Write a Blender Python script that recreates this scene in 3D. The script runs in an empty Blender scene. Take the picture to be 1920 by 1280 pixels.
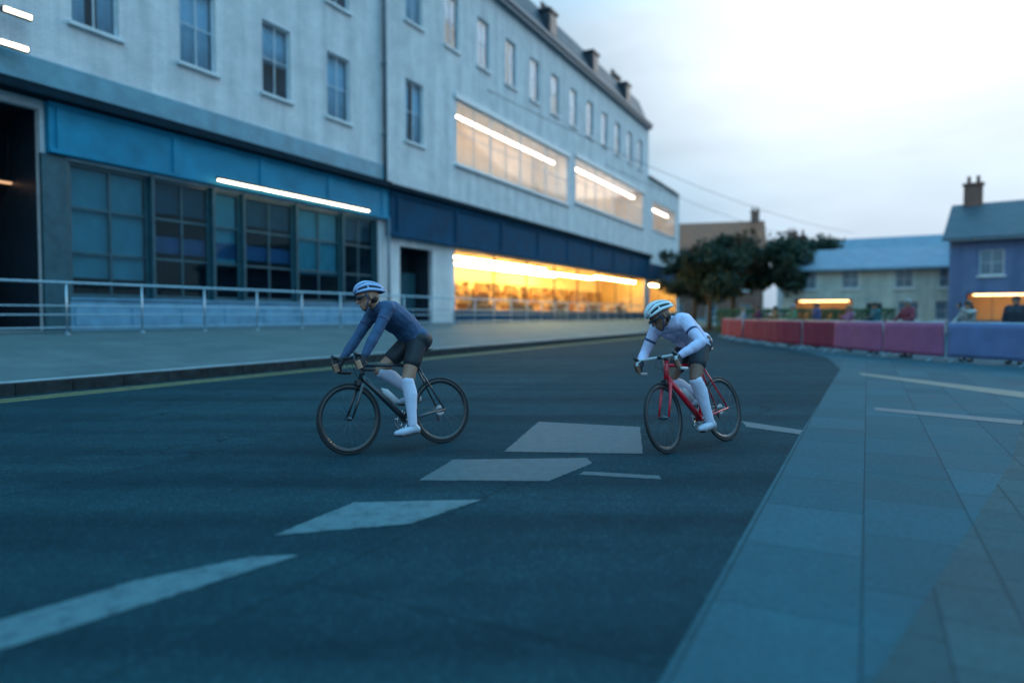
import bpy, bmesh, math, random
from mathutils import Vector, Matrix, Quaternion
R = math.radians
rnd = random.Random(11)
S = bpy.context.scene
COL = S.collection

# ------------------------------------------------------------------ camera
EYE = 1.3
TILT = R(2.238)
cam_d = bpy.data.cameras.new('camera'); cam = bpy.data.objects.new('camera', cam_d); COL.objects.link(cam)
cam.location = (0, 0, EYE); cam.rotation_euler = (R(90) - TILT, 0, 0)
cam_d.sensor_width = 36; cam_d.lens = 24; cam_d.clip_start = 0.05; cam_d.clip_end = 3000
cam_d.dof.use_dof = True; cam_d.dof.focus_distance = 6.7; cam_d.dof.aperture_fstop = 0.45
S.camera = cam

# ------------------------------------------------------------------ world: overcast dusk
SUN_EL, SUN_AZ = R(22), R(48)            # azimuth from +Y towards +X
w = bpy.data.worlds.new('World'); S.world = w; w.use_nodes = True
nt = w.node_tree; nt.nodes.clear()
def N(t, **k):
    n = nt.nodes.new(t)
    for a, b in k.items(): setattr(n, a, b)
    return n
out = N('ShaderNodeOutputWorld'); bg = N('ShaderNodeBackground'); bg.inputs['Strength'].default_value = 0.1
sky = N('ShaderNodeTexSky', sky_type='NISHITA', sun_disc=False, sun_elevation=SUN_EL, sun_rotation=SUN_AZ)
tc = N('ShaderNodeTexCoord'); sep = N('ShaderNodeSeparateXYZ')
nt.links.new(tc.outputs['Generated'], sep.inputs[0])
elev = N('ShaderNodeValToRGB')           # overcast layer by height above the horizon
cr = elev.color_ramp
cr.elements[0].position = 0.0; cr.elements[0].color = (.22, .38, .54, 1)
cr.elements[1].position = 1.0; cr.elements[1].color = (.34, 1.35, 2.25, 1)
for p, c in ((.10, (.25, .46, .66, 1)), (.17, (.30, .53, .73, 1)), (.27, (.43, .61, .76, 1)), (.38, (.52, .70, .86, 1)), (.55, (.46, 1.15, 1.70, 1))):
    e = cr.elements.new(p); e.color = c
nt.links.new(sep.outputs['Z'], elev.inputs[0])
dot = N('ShaderNodeVectorMath', operation='DOT_PRODUCT')
gl = Vector((.52, .80, .36)).normalized(); dot.inputs[1].default_value = gl
nt.links.new(tc.outputs['Generated'], dot.inputs[0])
glow = N('ShaderNodeMapRange', interpolation_type='SMOOTHSTEP')
glow.inputs['From Min'].default_value = .87; glow.inputs['From Max'].default_value = 1.0
glow.inputs['To Min'].default_value = 0.0; glow.inputs['To Max'].default_value = 1.0
nt.links.new(dot.outputs['Value'], glow.inputs['Value'])
mp = N('ShaderNodeMapping'); mp.inputs['Scale'].default_value = (1.6, 1.6, 5.5)
nt.links.new(tc.outputs['Generated'], mp.inputs['Vector'])
noi = N('ShaderNodeTexNoise'); noi.inputs['Scale'].default_value = 1.7; noi.inputs['Detail'].default_value = 6; noi.inputs['Roughness'].default_value = .5
nt.links.new(mp.outputs[0], noi.inputs['Vector'])
cm = N('ShaderNodeMapRange'); cm.inputs['From Min'].default_value = .3; cm.inputs['From Max'].default_value = .7
cm.inputs['To Min'].default_value = .86; cm.inputs['To Max'].default_value = 1.14
nt.links.new(noi.outputs['Fac'], cm.inputs['Value'])
gadd = N('ShaderNodeMix', data_type='RGBA', blend_type='ADD'); gadd.inputs[7].default_value = (.56, .48, .42, 1)
nt.links.new(glow.outputs[0], gadd.inputs[0]); nt.links.new(elev.outputs[0], gadd.inputs[6])
mul = N('ShaderNodeVectorMath', operation='SCALE'); nt.links.new(gadd.outputs[2], mul.inputs[0]); nt.links.new(cm.outputs[0], mul.inputs['Scale'])
mul10 = N('ShaderNodeVectorMath', operation='SCALE'); mul10.inputs['Scale'].default_value = 10; nt.links.new(mul.outputs[0], mul10.inputs[0])
skm = N('ShaderNodeMix', data_type='RGBA'); skm.inputs[0].default_value = .985
nt.links.new(sky.outputs[0], skm.inputs[6]); nt.links.new(mul10.outputs[0], skm.inputs[7])
nt.links.new(skm.outputs[2], bg.inputs['Color']); nt.links.new(bg.outputs[0], out.inputs['Surface'])

sd = bpy.data.lights.new('sun', 'SUN'); sun = bpy.data.objects.new('sun', sd); COL.objects.link(sun)
sd.energy = .5; sd.angle = R(25); sd.color = (1.0, .96, .9)
sun.rotation_euler = Vector((-math.sin(SUN_AZ)*math.cos(SUN_EL), -math.cos(SUN_AZ)*math.cos(SUN_EL), -math.sin(SUN_EL))).to_track_quat('-Z', 'Y').to_euler()

S.view_settings.view_transform = 'Standard'; S.view_settings.look = 'None'
S.view_settings.exposure = 0.0; S.view_settings.gamma = 1.0
S.render.engine = 'CYCLES'
S.cycles.use_denoising = True
S.cycles.max_bounces = 8
S.cycles.sample_clamp_indirect = 6

# ------------------------------------------------------------------ helpers
TH = R(27.5)                              # the street runs 27.5 degrees right of the view
D = Vector((math.sin(TH), math.cos(TH), 0)); NR = Vector((math.cos(TH), -math.sin(TH), 0))
STREET_ROT = R(90) - TH
def W(s, p, z=0): v = D*s + NR*p; return Vector((v.x, v.y, z))
def G(px, py, z=0):                       # photo pixel -> point on a level plane
    c = Vector((px-960, 1280, -(py-640)))
    ct, st = math.cos(TILT), math.sin(TILT)
    r = Vector((c.x, c.y*ct + c.z*st, -c.y*st + c.z*ct))
    t = (z-EYE)/r.z
    return Vector((r.x*t, r.y*t, z))

class MB:
    def __init__(s): s.v = []; s.f = []; s.m = []; s.sm = []; s.mi = 0
    def face(s, pts, smooth=False):
        b = len(s.v); s.v += [tuple(p) for p in pts]; s.f.append(tuple(range(b, b+len(pts)))); s.m.append(s.mi); s.sm.append(smooth)
    def box(s, x0, x1, y0, y1, z0, z1, mat=None):
        b = len(s.v)
        P = [(x0,y0,z0),(x1,y0,z0),(x1,y1,z0),(x0,y1,z0),(x0,y0,z1),(x1,y0,z1),(x1,y1,z1),(x0,y1,z1)]
        if mat: P = [tuple(mat @ Vector(p)) for p in P]
        s.v += P
        for f in ((3,2,1,0),(4,5,6,7),(0,1,5,4),(1,2,6,5),(2,3,7,6),(3,0,4,7)):
            s.f.append(tuple(b+i for i in f)); s.m.append(s.mi); s.sm.append(False)
    def ring_surface(s, rings, cap=True, smooth=True, closed=False):
        b = len(s.v); n = len(rings[0])
        for r in rings: s.v += [tuple(p) for p in r]
        k = len(rings)
        for i in range(k if closed else k-1):
            for j in range(n):
                a = b+i*n+j; c = b+i*n+(j+1) % n; i2 = (i+1) % k
                s.f.append((a, c, b+i2*n+(j+1) % n, b+i2*n+j)); s.m.append(s.mi); s.sm.append(smooth)
        if cap and not closed:
            s.f.append(tuple(b+j for j in range(n))[::-1]); s.m.append(s.mi); s.sm.append(False)
            s.f.append(tuple(b+(k-1)*n+j for j in range(n))); s.m.append(s.mi); s.sm.append(False)
    def tube(s, pts, rad, seg=10, closed=False, flat=1.0):
        pts = [Vector(p) for p in pts]; k = len(pts)
        rads = rad if isinstance(rad, (list, tuple)) else [rad]*k
        rings = []; up = None
        for i, p in enumerate(pts):
            if closed: t = pts[(i+1) % k]-pts[i-1]
            else: t = pts[min(i+1, k-1)]-pts[max(i-1, 0)]
            t.normalize()
            if up is None:
                up = Vector((0,0,1)) if abs(t.z) < .9 else Vector((1,0,0))
            a = t.cross(up)
            if a.length < 1e-5: a = t.cross(Vector((0,1,0)))
            a.normalize(); bq = a.cross(t).normalized(); up = bq
            rings.append([p + a*math.cos(2*math.pi*j/seg)*rads[i] + bq*math.sin(2*math.pi*j/seg)*rads[i]*flat for j in range(seg)])
        s.ring_surface(rings, closed=closed)
    def grid(s, rows, smooth=True):
        b = len(s.v); n = len(rows[0])
        for r in rows: s.v += [tuple(p) for p in r]
        for j in range(len(rows)-1):
            for k in range(n-1): s.f.append((b+j*n+k, b+j*n+k+1, b+(j+1)*n+k+1, b+(j+1)*n+k)); s.m.append(s.mi); s.sm.append(smooth)
    def capsule(s, a, b, ra, rb=None, seg=14, hemi=4):
        a = Vector(a); b = Vector(b); rb = ra if rb is None else rb
        d = b-a
        if d.length < 1e-4: d = Vector((0,0,1e-4)); b = a+d
        t = d.normalized(); q = t.to_track_quat('Z', 'Y')
        rings = []
        def ring(c, r): rings.append([c + q @ Vector((math.cos(2*math.pi*j/seg)*r, math.sin(2*math.pi*j/seg)*r, 0)) for j in range(seg)])
        for i in range(hemi):
            an = -math.pi/2 + (i+.35)/hemi*math.pi/2
            ring(a + t*ra*math.sin(an), ra*math.cos(an))
        ring(a, ra); ring(b, rb)
        for i in range(hemi):
            an = (i+1-.35)/hemi*math.pi/2
            ring(b + t*rb*math.sin(an), rb*math.cos(an))
        s.ring_surface(rings)
    def ellipsoid(s, c, rx, ry, rz, q=None, seg=16, n=10):
        q = q or Quaternion(); c = Vector(c); rings = []
        for i in range(n):
            an = -math.pi/2 + (i+.3)/(n-.4)*math.pi
            rings.append([c + q @ Vector((rx*math.cos(an)*math.cos(2*math.pi*j/seg), ry*math.cos(an)*math.sin(2*math.pi*j/seg), rz*math.sin(an))) for j in range(seg)])
        s.ring_surface(rings)
    def build(s, name, mats, parent=None, loc=None, rotz=None, bevel=0, autosmooth=False):
        me = bpy.data.meshes.new(name); me.from_pydata(s.v, [], s.f)
        mats = mats if isinstance(mats, (list, tuple)) else [mats]
        for m in mats: me.materials.append(m)
        me.polygons.foreach_set('material_index', s.m)
        me.polygons.foreach_set('use_smooth', s.sm)
        me.update()
        o = bpy.data.objects.new(name, me); COL.objects.link(o)
        if parent is not None: o.parent = parent
        if loc is not None: o.location = loc
        if rotz is not None: o.rotation_euler = (0, 0, rotz)
        if bevel:
            b = o.modifiers.new('edge', 'BEVEL'); b.width = bevel; b.segments = 2; b.limit_method = 'ANGLE'
        return o

def remeshed(name, mb, voxel, mats, parent, smooth=3, disp=None):
    o = mb.build(name+'_raw', mats)
    r = o.modifiers.new('r', 'REMESH'); r.mode = 'VOXEL'; r.voxel_size = voxel; r.use_smooth_shade = True
    if smooth:
        sm = o.modifiers.new('s', 'SMOOTH'); sm.factor = .5; sm.iterations = smooth
    dg = bpy.context.evaluated_depsgraph_get(); dg.update()
    me = bpy.data.meshes.new_from_object(o.evaluated_get(dg)); me.name = name
    old = o.data; bpy.data.objects.remove(o); bpy.data.meshes.remove(old)
    n = bpy.data.objects.new(name, me); COL.objects.link(n); n.parent = parent
    for p in me.polygons: p.use_smooth = True
    if disp:
        tx = bpy.data.textures.get('folds') or bpy.data.textures.new('folds', 'CLOUDS'); tx.noise_scale = .075
        dm = n.modifiers.new('folds', 'DISPLACE'); dm.texture = tx; dm.strength = disp; dm.mid_level = .25
    return n

def tag(o, label=None, cat=None, group=None, kind=None):
    if label: o['label'] = label
    if cat: o['category'] = cat
    if group: o['group'] = group
    if kind: o['kind'] = kind
    return o
def empty(name, loc, rotz=0, rot=None):
    o = bpy.data.objects.new(name, None); COL.objects.link(o); o.location = loc
    o.rotation_euler = rot if rot else (0, 0, rotz); o.empty_display_size = .2
    return o
def copy_tree(o, parent=None):
    c = o.copy(); COL.objects.link(c); c.parent = parent
    for ch in [x for x in COL.objects if x.parent == o]: copy_tree(ch, c)
    return c

# ------------------------------------------------------------------ materials
def newmat(name):
    m = bpy.data.materials.new(name); m.use_nodes = True
    return m, m.node_tree, m.node_tree.nodes['Principled BSDF']
def lk(t, a, b): t.links.new(a, b)
def nd(t, typ, **k):
    n = t.nodes.new(typ)
    for a, b in k.items(): setattr(n, a, b)
    return n
def col4(c): return (c[0], c[1], c[2], 1)
def ramp(t, src, stops):
    n = nd(t, 'ShaderNodeValToRGB'); lk(t, src, n.inputs[0])
    while len(n.color_ramp.elements) < len(stops): n.color_ramp.elements.new(.5)
    for e, (p, c) in zip(n.color_ramp.elements, stops): e.position = p; e.color = col4(c)
    return n.outputs[0]
def noise(t, co, scale, detail=5, rough=.55):
    n = nd(t, 'ShaderNodeTexNoise'); n.inputs['Scale'].default_value = scale; n.inputs['Detail'].default_value = detail
    n.inputs['Roughness'].default_value = rough; lk(t, co, n.inputs['Vector']); return n.outputs['Fac']
def mixc(t, fac, a, b, mode='MIX'):
    n = nd(t, 'ShaderNodeMix', data_type='RGBA', blend_type=mode)
    for sock, v in ((n.inputs[0], fac), (n.inputs[6], a), (n.inputs[7], b)):
        if isinstance(v, bpy.types.NodeSocket): lk(t, v, sock)
        else: sock.default_value = col4(v) if isinstance(v, tuple) else v
    return n.outputs[2]
def bumped(t, b, h, strength=.3, dist=.01):
    n = nd(t, 'ShaderNodeBump'); n.inputs['Strength'].default_value = strength; n.inputs['Distance'].default_value = dist
    lk(t, h, n.inputs['Height']); lk(t, n.outputs[0], b.inputs['Normal'])
def simple(name, c, rough=.6, metal=0, scale=6, var=.18, bump=0, coat=0, spec=.5, bscale=None):
    m, t, b = newmat(name); co = nd(t, 'ShaderNodeTexCoord').outputs['Object']
    f = noise(t, co, scale)
    lo = tuple(x*(1-var) for x in c); hi = tuple(min(1, x*(1+var)) for x in c)
    lk(t, ramp(t, f, [(.3, lo), (.7, hi)]), b.inputs['Base Color'])
    b.inputs['Roughness'].default_value = rough; b.inputs['Metallic'].default_value = metal
    b.inputs['Coat Weight'].default_value = coat; b.inputs['Coat Roughness'].default_value = .08
    b.inputs['Specular IOR Level'].default_value = spec
    rr = nd(t, 'ShaderNodeMapRange'); lk(t, f, rr.inputs['Value']); rr.inputs['To Min'].default_value = max(.02, rough-.12); rr.inputs['To Max'].default_value = min(1, rough+.12)
    lk(t, rr.outputs[0], b.inputs['Roughness'])
    if bump: bumped(t, b, noise(t, co, bscale or scale*8, 3), bump, .004)
    return m
def emit(name, c, strength):
    m, t, b = newmat(name); b.inputs['Base Color'].default_value = (.8, .8, .8, 1)
    b.inputs['Emission Color'].default_value = col4(c); b.inputs['Emission Strength'].default_value = strength
    return m

def asphalt():
    m, t, b = newmat('asphalt'); co = nd(t, 'ShaderNodeTexCoord').outputs['Object']
    big = noise(t, co, .35, 4); fine = noise(t, co, 55, 4, .7); mid = noise(t, co, 3.2, 5, .6)
    base = ramp(t, big, [(.3, (.013, .050, .063)), (.7, (.018, .064, .079))])
    base = mixc(t, .35, base, ramp(t, mid, [(.35, (.012, .045, .057)), (.68, (.023, .073, .090))]))
    v = nd(t, 'ShaderNodeTexVoronoi'); v.inputs['Scale'].default_value = 75; lk(t, co, v.inputs['Vector'])
    sp = ramp(t, v.outputs['Color'], [(.45, (.45, .45, .45)), (.8, (1.0, 1.0, 1.0)), (.97, (2.0, 1.9, 1.8))])
    base = mixc(t, .55, base, sp, 'MULTIPLY')
    mpn = nd(t, 'ShaderNodeMapping'); mpn.inputs['Rotation'].default_value = (0, 0, -STREET_ROT); mpn.inputs['Scale'].default_value = (.04, .9, 1); lk(t, co, mpn.inputs['Vector'])
    tr = noise(t, mpn.outputs[0], 1.3, 3)
    base = mixc(t, .8, base, ramp(t, tr, [(.35, (.66, .70, .74)), (.65, (1.25, 1.25, 1.25))]), 'MULTIPLY')
    pb = nd(t, 'ShaderNodeTexBrick'); mp2 = nd(t, 'ShaderNodeMapping'); mp2.inputs['Rotation'].default_value = (0, 0, -STREET_ROT); mp2.inputs['Location'].default_value = (1.3, .7, 0); lk(t, co, mp2.inputs['Vector']); lk(t, mp2.outputs[0], pb.inputs['Vector'])
    pb.inputs['Scale'].default_value = 1; pb.inputs['Brick Width'].default_value = 7.5; pb.inputs['Row Height'].default_value = 3.1; pb.inputs['Mortar Size'].default_value = .012; pb.inputs['Bias'].default_value = -.2
    pb.inputs['Color1'].default_value = (.80, .82, .84, 1); pb.inputs['Color2'].default_value = (1.12, 1.10, 1.08, 1); pb.inputs['Mortar'].default_value = (.5, .52, .54, 1)
    base = mixc(t, .75, base, pb.outputs['Color'], 'MULTIPLY')
    st_ = noise(t, co, .9, 7, .7); base = mixc(t, .6, base, ramp(t, st_, [(.30, (.62, .62, .62)), (.44, (1, 1, 1)), (.62, (1, 1, 1)), (.75, (1.35, 1.3, 1.25))]), 'MULTIPLY')
    cr_ = nd(t, 'ShaderNodeTexVoronoi', feature='DISTANCE_TO_EDGE'); cr_.inputs['Scale'].default_value = .55
    wob = nd(t, 'ShaderNodeVectorMath', operation='ADD'); nn = nd(t, 'ShaderNodeTexNoise'); nn.inputs['Scale'].default_value = 1.6; nn.inputs['Detail'].default_value = 6; lk(t, co, nn.inputs['Vector'])
    lk(t, co, wob.inputs[0]); lk(t, nn.outputs['Color'], wob.inputs[1]); lk(t, wob.outputs[0], cr_.inputs['Vector'])
    crk = ramp(t, cr_.outputs['Distance'], [(0.0, (.45, .45, .45)), (.009, (1, 1, 1))])
    keep = ramp(t, big, [(.50, (0, 0, 0)), (.58, (1, 1, 1))])
    base = mixc(t, keep, base, mixc(t, 1.0, base, crk, 'MULTIPLY'))
    lk(t, base, b.inputs['Base Color']); b.inputs['Roughness'].default_value = .92; b.inputs['Specular IOR Level'].default_value = .06
    h = nd(t, 'ShaderNodeMath', operation='ADD'); lk(t, v.outputs['Distance'], h.inputs[0]); lk(t, fine, h.inputs[1])
    bumped(t, b, h.outputs[0], .55, .006)
    return m
def paving(name, c1, c2, joint, wx, wy, rot=0.0, spec=.4, rough=.7, plane='XY', mortar=.006):
    m, t, b = newmat(name); co = nd(t, 'ShaderNodeTexCoord').outputs['Object']
    mpn = nd(t, 'ShaderNodeMapping'); mpn.inputs['Rotation'].default_value = (0, 0, rot); lk(t, co, mpn.inputs['Vector']); vec = mpn.outputs[0]
    if plane == 'XZ':
        sp = nd(t, 'ShaderNodeSeparateXYZ'); lk(t, co, sp.inputs[0]); cb = nd(t, 'ShaderNodeCombineXYZ')
        ad = nd(t, 'ShaderNodeMath', operation='ADD'); lk(t, sp.outputs['X'], ad.inputs[0]); lk(t, sp.outputs['Y'], ad.inputs[1])
        lk(t, ad.outputs[0], cb.inputs['X']); lk(t, sp.outputs['Z'], cb.inputs['Y']); vec = cb.outputs[0]
    br = nd(t, 'ShaderNodeTexBrick'); lk(t, vec, br.inputs['Vector']); br.inputs['Scale'].default_value = 1
    br.inputs['Brick Width'].default_value = wx; br.inputs['Row Height'].default_value = wy; br.inputs['Mortar Size'].default_value = mortar
    br.inputs['Mortar Smooth'].default_value = .2
    br.inputs['Color1'].default_value = col4(c1); br.inputs['Color2'].default_value = col4(c2); br.inputs['Mortar'].default_value = col4(joint)
    f = noise(t, co, 1.1, 6, .6); g = noise(t, co, 28, 4, .65)
    base = mixc(t, .55, br.outputs['Color'], ramp(t, f, [(.3, (.68, .7, .72)), (.7, (1.22, 1.2, 1.18))]), 'MULTIPLY')
    base = mixc(t, .6, base, ramp(t, g, [(.3, (.7, .7, .7)), (.7, (1.25, 1.25, 1.25))]), 'MULTIPLY')
    lk(t, base, b.inputs['Base Color']); b.inputs['Specular IOR Level'].default_value = spec
    rr = nd(t, 'ShaderNodeMapRange'); lk(t, f, rr.inputs['Value']); rr.inputs['To Min'].default_value = rough-.2; rr.inputs['To Max'].default_value = min(1, rough+.15)
    lk(t, rr.outputs[0], b.inputs['Roughness'])
    hh = nd(t, 'ShaderNodeMath', operation='SUBTRACT'); lk(t, g, hh.inputs[0]); lk(t, br.outputs['Fac'], hh.inputs[1])
    bumped(t, b, hh.outputs[0], .4, .006)
    return m
def stained_wall(name, c1, c2, joint, wx=.23, wy=.075, stain=.5):
    m = paving(name, c1, c2, joint, wx, wy, plane='XZ', rough=.75, spec=.25, mortar=.008)
    t = m.node_tree; b = t.nodes['Principled BSDF']; co = nd(t, 'ShaderNodeTexCoord').outputs['Object']
    mpn = nd(t, 'ShaderNodeMapping'); mpn.inputs['Scale'].default_value = (1.3, 1.3, .09); lk(t, co, mpn.inputs['Vector'])
    f = noise(t, mpn.outputs[0], 1.2, 6, .6)
    src = b.inputs['Base Color'].links[0].from_socket
    lk(t, mixc(t, stain, src, ramp(t, f, [(.32, (.55, .60, .62)), (.62, (1.1, 1.1, 1.1))]), 'MULTIPLY'), b.inputs['Base Color'])
    return m
def paint(name, c, under, wear=.5):
    m, t, b = newmat(name); co = nd(t, 'ShaderNodeTexCoord').outputs['Object']
    f = noise(t, co, 9, 8, .72); g = noise(t, co, 70, 3, .7)
    mx = nd(t, 'ShaderNodeMath', operation='MULTIPLY_ADD'); lk(t, g, mx.inputs[0]); mx.inputs[1].default_value = .4; lk(t, f, mx.inputs[2])
    k = ramp(t, mx.outputs[0], [(wear+.02, (0, 0, 0)), (wear+.22, (1, 1, 1))])
    lk(t, mixc(t, k, under, c), b.inputs['Base Color']); b.inputs['Roughness'].default_value = .7
    bumped(t, b, g, .3, .003); return m
def glass_clear(name, tint=(.9, .97, 1), refl=.55):
    m, t, b = newmat(name); o = t.nodes['Material Output']
    tr = nd(t, 'ShaderNodeBsdfTransparent'); tr.inputs[0].default_value = col4(tint)
    gs = nd(t, 'ShaderNodeBsdfGlossy'); gs.inputs['Roughness'].default_value = .02
    lw = nd(t, 'ShaderNodeLayerWeight'); lw.inputs['Blend'].default_value = .5
    pw = nd(t, 'ShaderNodeMath', operation='POWER'); lk(t, lw.outputs['Facing'], pw.inputs[0]); pw.inputs[1].default_value = 4
    fr = nd(t, 'ShaderNodeMath', operation='MULTIPLY_ADD'); lk(t, pw.outputs[0], fr.inputs[0]); fr.inputs[1].default_value = refl; fr.inputs[2].default_value = refl*.05
    co = nd(t, 'ShaderNodeTexCoord').outputs['Object']
    bp = nd(t, 'ShaderNodeBump'); bp.inputs['Strength'].default_value = .02; lk(t, noise(t, co, .9, 2), bp.inputs['Height'])
    lk(t, bp.outputs[0], gs.inputs['Normal'])
    mx = nd(t, 'ShaderNodeMixShader'); lk(t, fr.outputs[0], mx.inputs[0]); lk(t, tr.outputs[0], mx.inputs[1]); lk(t, gs.outputs[0], mx.inputs[2])
    lk(t, mx.outputs[0], o.inputs['Surface']); return m
def leafmat(name, a, b_, c):
    m, t, b = newmat(name); geo = nd(t, 'ShaderNodeNewGeometry')
    lk(t, ramp(t, geo.outputs['Random Per Island'], [(.1, a), (.55, b_), (.95, c)]), b.inputs['Base Color'])
    b.inputs['Roughness'].default_value = .6; b.inputs['Specular IOR Level'].default_value = .25
    tl = nd(t, 'ShaderNodeBsdfTranslucent'); tl.inputs[0].default_value = col4(b_)
    mx = nd(t, 'ShaderNodeMixShader'); mx.inputs[0].default_value = .25
    lk(t, b.outputs[0], mx.inputs[1]); lk(t, tl.outputs[0], mx.inputs[2]); lk(t, mx.outputs[0], t.nodes['Material Output'].inputs['Surface'])
    return m

M = {}
M['asphalt'] = asphalt()
M['earth'] = simple('earth', (.05, .07, .06), .9, scale=.6, var=.4, bump=.4)
M['slab_right'] = paving('pale paving slabs', (.030, .096, .120), (.019, .072, .092), (.011, .042, .056), .90, .60, -STREET_ROT, spec=.08, rough=.85)
M['slab_brown'] = paving('brown paving setts', (.043, .086, .096), (.034, .071, .080), (.02, .042, .05), .45, .30, -STREET_ROT, spec=.08, rough=.85)
M['slab_left'] = paving('grey paving flags', (.10, .16, .17), (.08, .135, .145), (.045, .075, .082), .9, .75, spec=.25, rough=.8)
M['kerb'] = simple('shaded and stained kerb granite', (.022, .032, .036), .8, scale=5, var=.5, bump=.4, spec=.2)  # near-black: shade on the kerb face put into the colour, with the stains
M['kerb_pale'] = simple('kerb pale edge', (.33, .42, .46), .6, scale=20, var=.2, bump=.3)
M['white_paint'] = paint('worn white road paint', (.058, .140, .160), (.018, .062, .080), .52)
M['white_faint'] = paint('faint white road paint', (.027, .082, .100), (.014, .058, .074), .57)
M['yellow_paint'] = paint('worn yellow road paint', (.30, .30, .11), (.02, .06, .07), .48)
M['yellow_faint'] = paint('faint yellow road paint', (.085, .11, .075), (.035, .085, .10), .55)
M['brick_white'] = stained_wall('white painted brick', (.80, .78, .78), (.72, .72, .73), (.58, .61, .62))
M['brick_pale'] = stained_wall('pale painted brick', (.82, .80, .79), (.75, .74, .74), (.60, .62, .63))
M['render_pale'] = stained_wall('pale render', (.72, .73, .73), (.70, .71, .71), (.66, .68, .69), 3.0, 1.2, .6)
M['render_green'] = stained_wall('greenish render', (.50, .58, .52), (.46, .54, .49), (.3, .36, .34), 3.0, 1.2, .6)
M['render_blue'] = stained_wall('blue grey render', (.13, .19, .33), (.11, .17, .30), (.1, .14, .22), 3.0, 1.2, .6)
M['brick_red'] = stained_wall('dull red brick', (.26, .13, .09), (.21, .10, .08), (.24, .2, .17))
M['slate'] = paving('roof slate', (.055, .075, .095), (.04, .058, .075), (.02, .03, .035), .3, .22, plane='XZ', rough=.6)
M['slate_haze'] = paving('slate paled by painted haze', (.19, .25, .31), (.15, .21, .27), (.07, .1, .13), .3, .22, plane='XZ', rough=.7)  # distance haze put into the colour, so paler than the roof slate
M['tile_red'] = paving('red roof tile', (.42, .13, .06), (.32, .10, .05), (.08, .04, .03), .25, .2, plane='XZ', rough=.75)
M['fascia_blue'] = simple('blue fascia paint', (.010, .22, .36), .6, scale=1.2, var=.22, bump=.1, spec=.2)
M['fascia_navy'] = simple('navy fascia paint', (.004, .06, .12), .75, scale=1.2, var=.25, bump=.1, spec=.1)
M['cornice_dark'] = simple('dark cornice lead', (.006, .022, .034), .9, scale=3, var=.3, bump=.2, spec=.1)
M['course_teal'] = simple('teal string course paint', (.12, .30, .38), .5, scale=2, var=.2, bump=.2)
M['riser_blue'] = simple('light blue stall riser paint', (.13, .33, .48), .4, scale=2.2, var=.2, bump=.1, coat=.15)
M['frame_teal'] = simple('teal shop frame paint', (.02, .085, .11), .4, scale=4, var=.25, bump=.1)
M['frame_white'] = simple('white window paint', (.62, .68, .70), .45, scale=4, var=.12, bump=.1)
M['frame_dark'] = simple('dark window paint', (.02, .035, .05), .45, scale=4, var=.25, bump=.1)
M['glass'] = glass_clear('clear shop glass', (.97, .98, 1), .28)
M['glass_teal'] = glass_clear('greenish shop glass', (.62, .85, .9))
M['curtain'] = simple('pale net curtain', (.50, .56, .58), .85, scale=3, var=.12, bump=.2)
M['glass_sash'] = glass_clear('sash window glass', (.8, .93, 1), .5)
M['glass_dark'] = simple('dark window glass', (.10, .16, .20), .06, scale=.5, var=.4, spec=.9)
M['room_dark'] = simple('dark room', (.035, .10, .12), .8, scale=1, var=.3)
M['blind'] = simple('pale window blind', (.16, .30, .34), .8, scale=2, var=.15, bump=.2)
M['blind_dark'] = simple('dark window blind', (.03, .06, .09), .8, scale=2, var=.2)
M['band_violet'] = simple('violet blue panel', (.022, .06, .16), .5, scale=2, var=.25)
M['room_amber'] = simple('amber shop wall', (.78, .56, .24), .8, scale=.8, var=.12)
M['room_cream'] = simple('cream room wall', (.80, .70, .58), .8, scale=.8, var=.1)
M['floor_wood'] = simple('shop floor wood', (.30, .17, .07), .5, scale=5, var=.35)
M['wood'] = simple('shelf wood', (.30, .17, .07), .55, scale=7, var=.3, bump=.2)
M['wood_dark'] = simple('dark cabinet wood', (.10, .055, .025), .5, scale=7, var=.3, bump=.2)
M['goods'] = leafmat('boxed goods', (.45, .20, .06), (.7, .5, .2), (.12, .07, .05))
M['lamp_amber'] = emit('amber lamp light', (1.0, .68, .26), 185)
M['lamp_cream'] = emit('cream lamp light', (1.0, .74, .52), 36)
M['lamp_white'] = emit('warm white lamp light', (1.0, .84, .55), 9)
M['lamp_dim'] = emit('dim warm lamp', (1.0, .5, .2), 1.0)
M['lamp_orange'] = emit('orange tube light', (1.0, .55, .22), 12)
M['steel'] = simple('galvanised steel', (.42, .52, .58), .38, metal=.85, scale=9, var=.15, bump=.1)
M['steel_dark'] = simple('dark steel', (.05, .06, .07), .45, metal=.6, scale=9, var=.2)
M['pipe'] = simple('cast iron pipe', (.10, .16, .20), .5, scale=6, var=.25)
M['cable'] = simple('black cable', (.02, .025, .03), .7)
M['bark'] = simple('bark', (.06, .05, .04), .9, scale=8, var=.4, bump=.7)
M['leaf_dark'] = leafmat('dark leaves', (.012, .030, .022), (.03, .055, .035), (.06, .085, .05))
M['leaf_red'] = leafmat('autumn leaves', (.05, .045, .025), (.11, .07, .035), (.20, .075, .035))
M['leaf_hedge'] = leafmat('hedge leaves', (.03, .09, .05), (.06, .15, .08), (.10, .20, .11))

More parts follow.
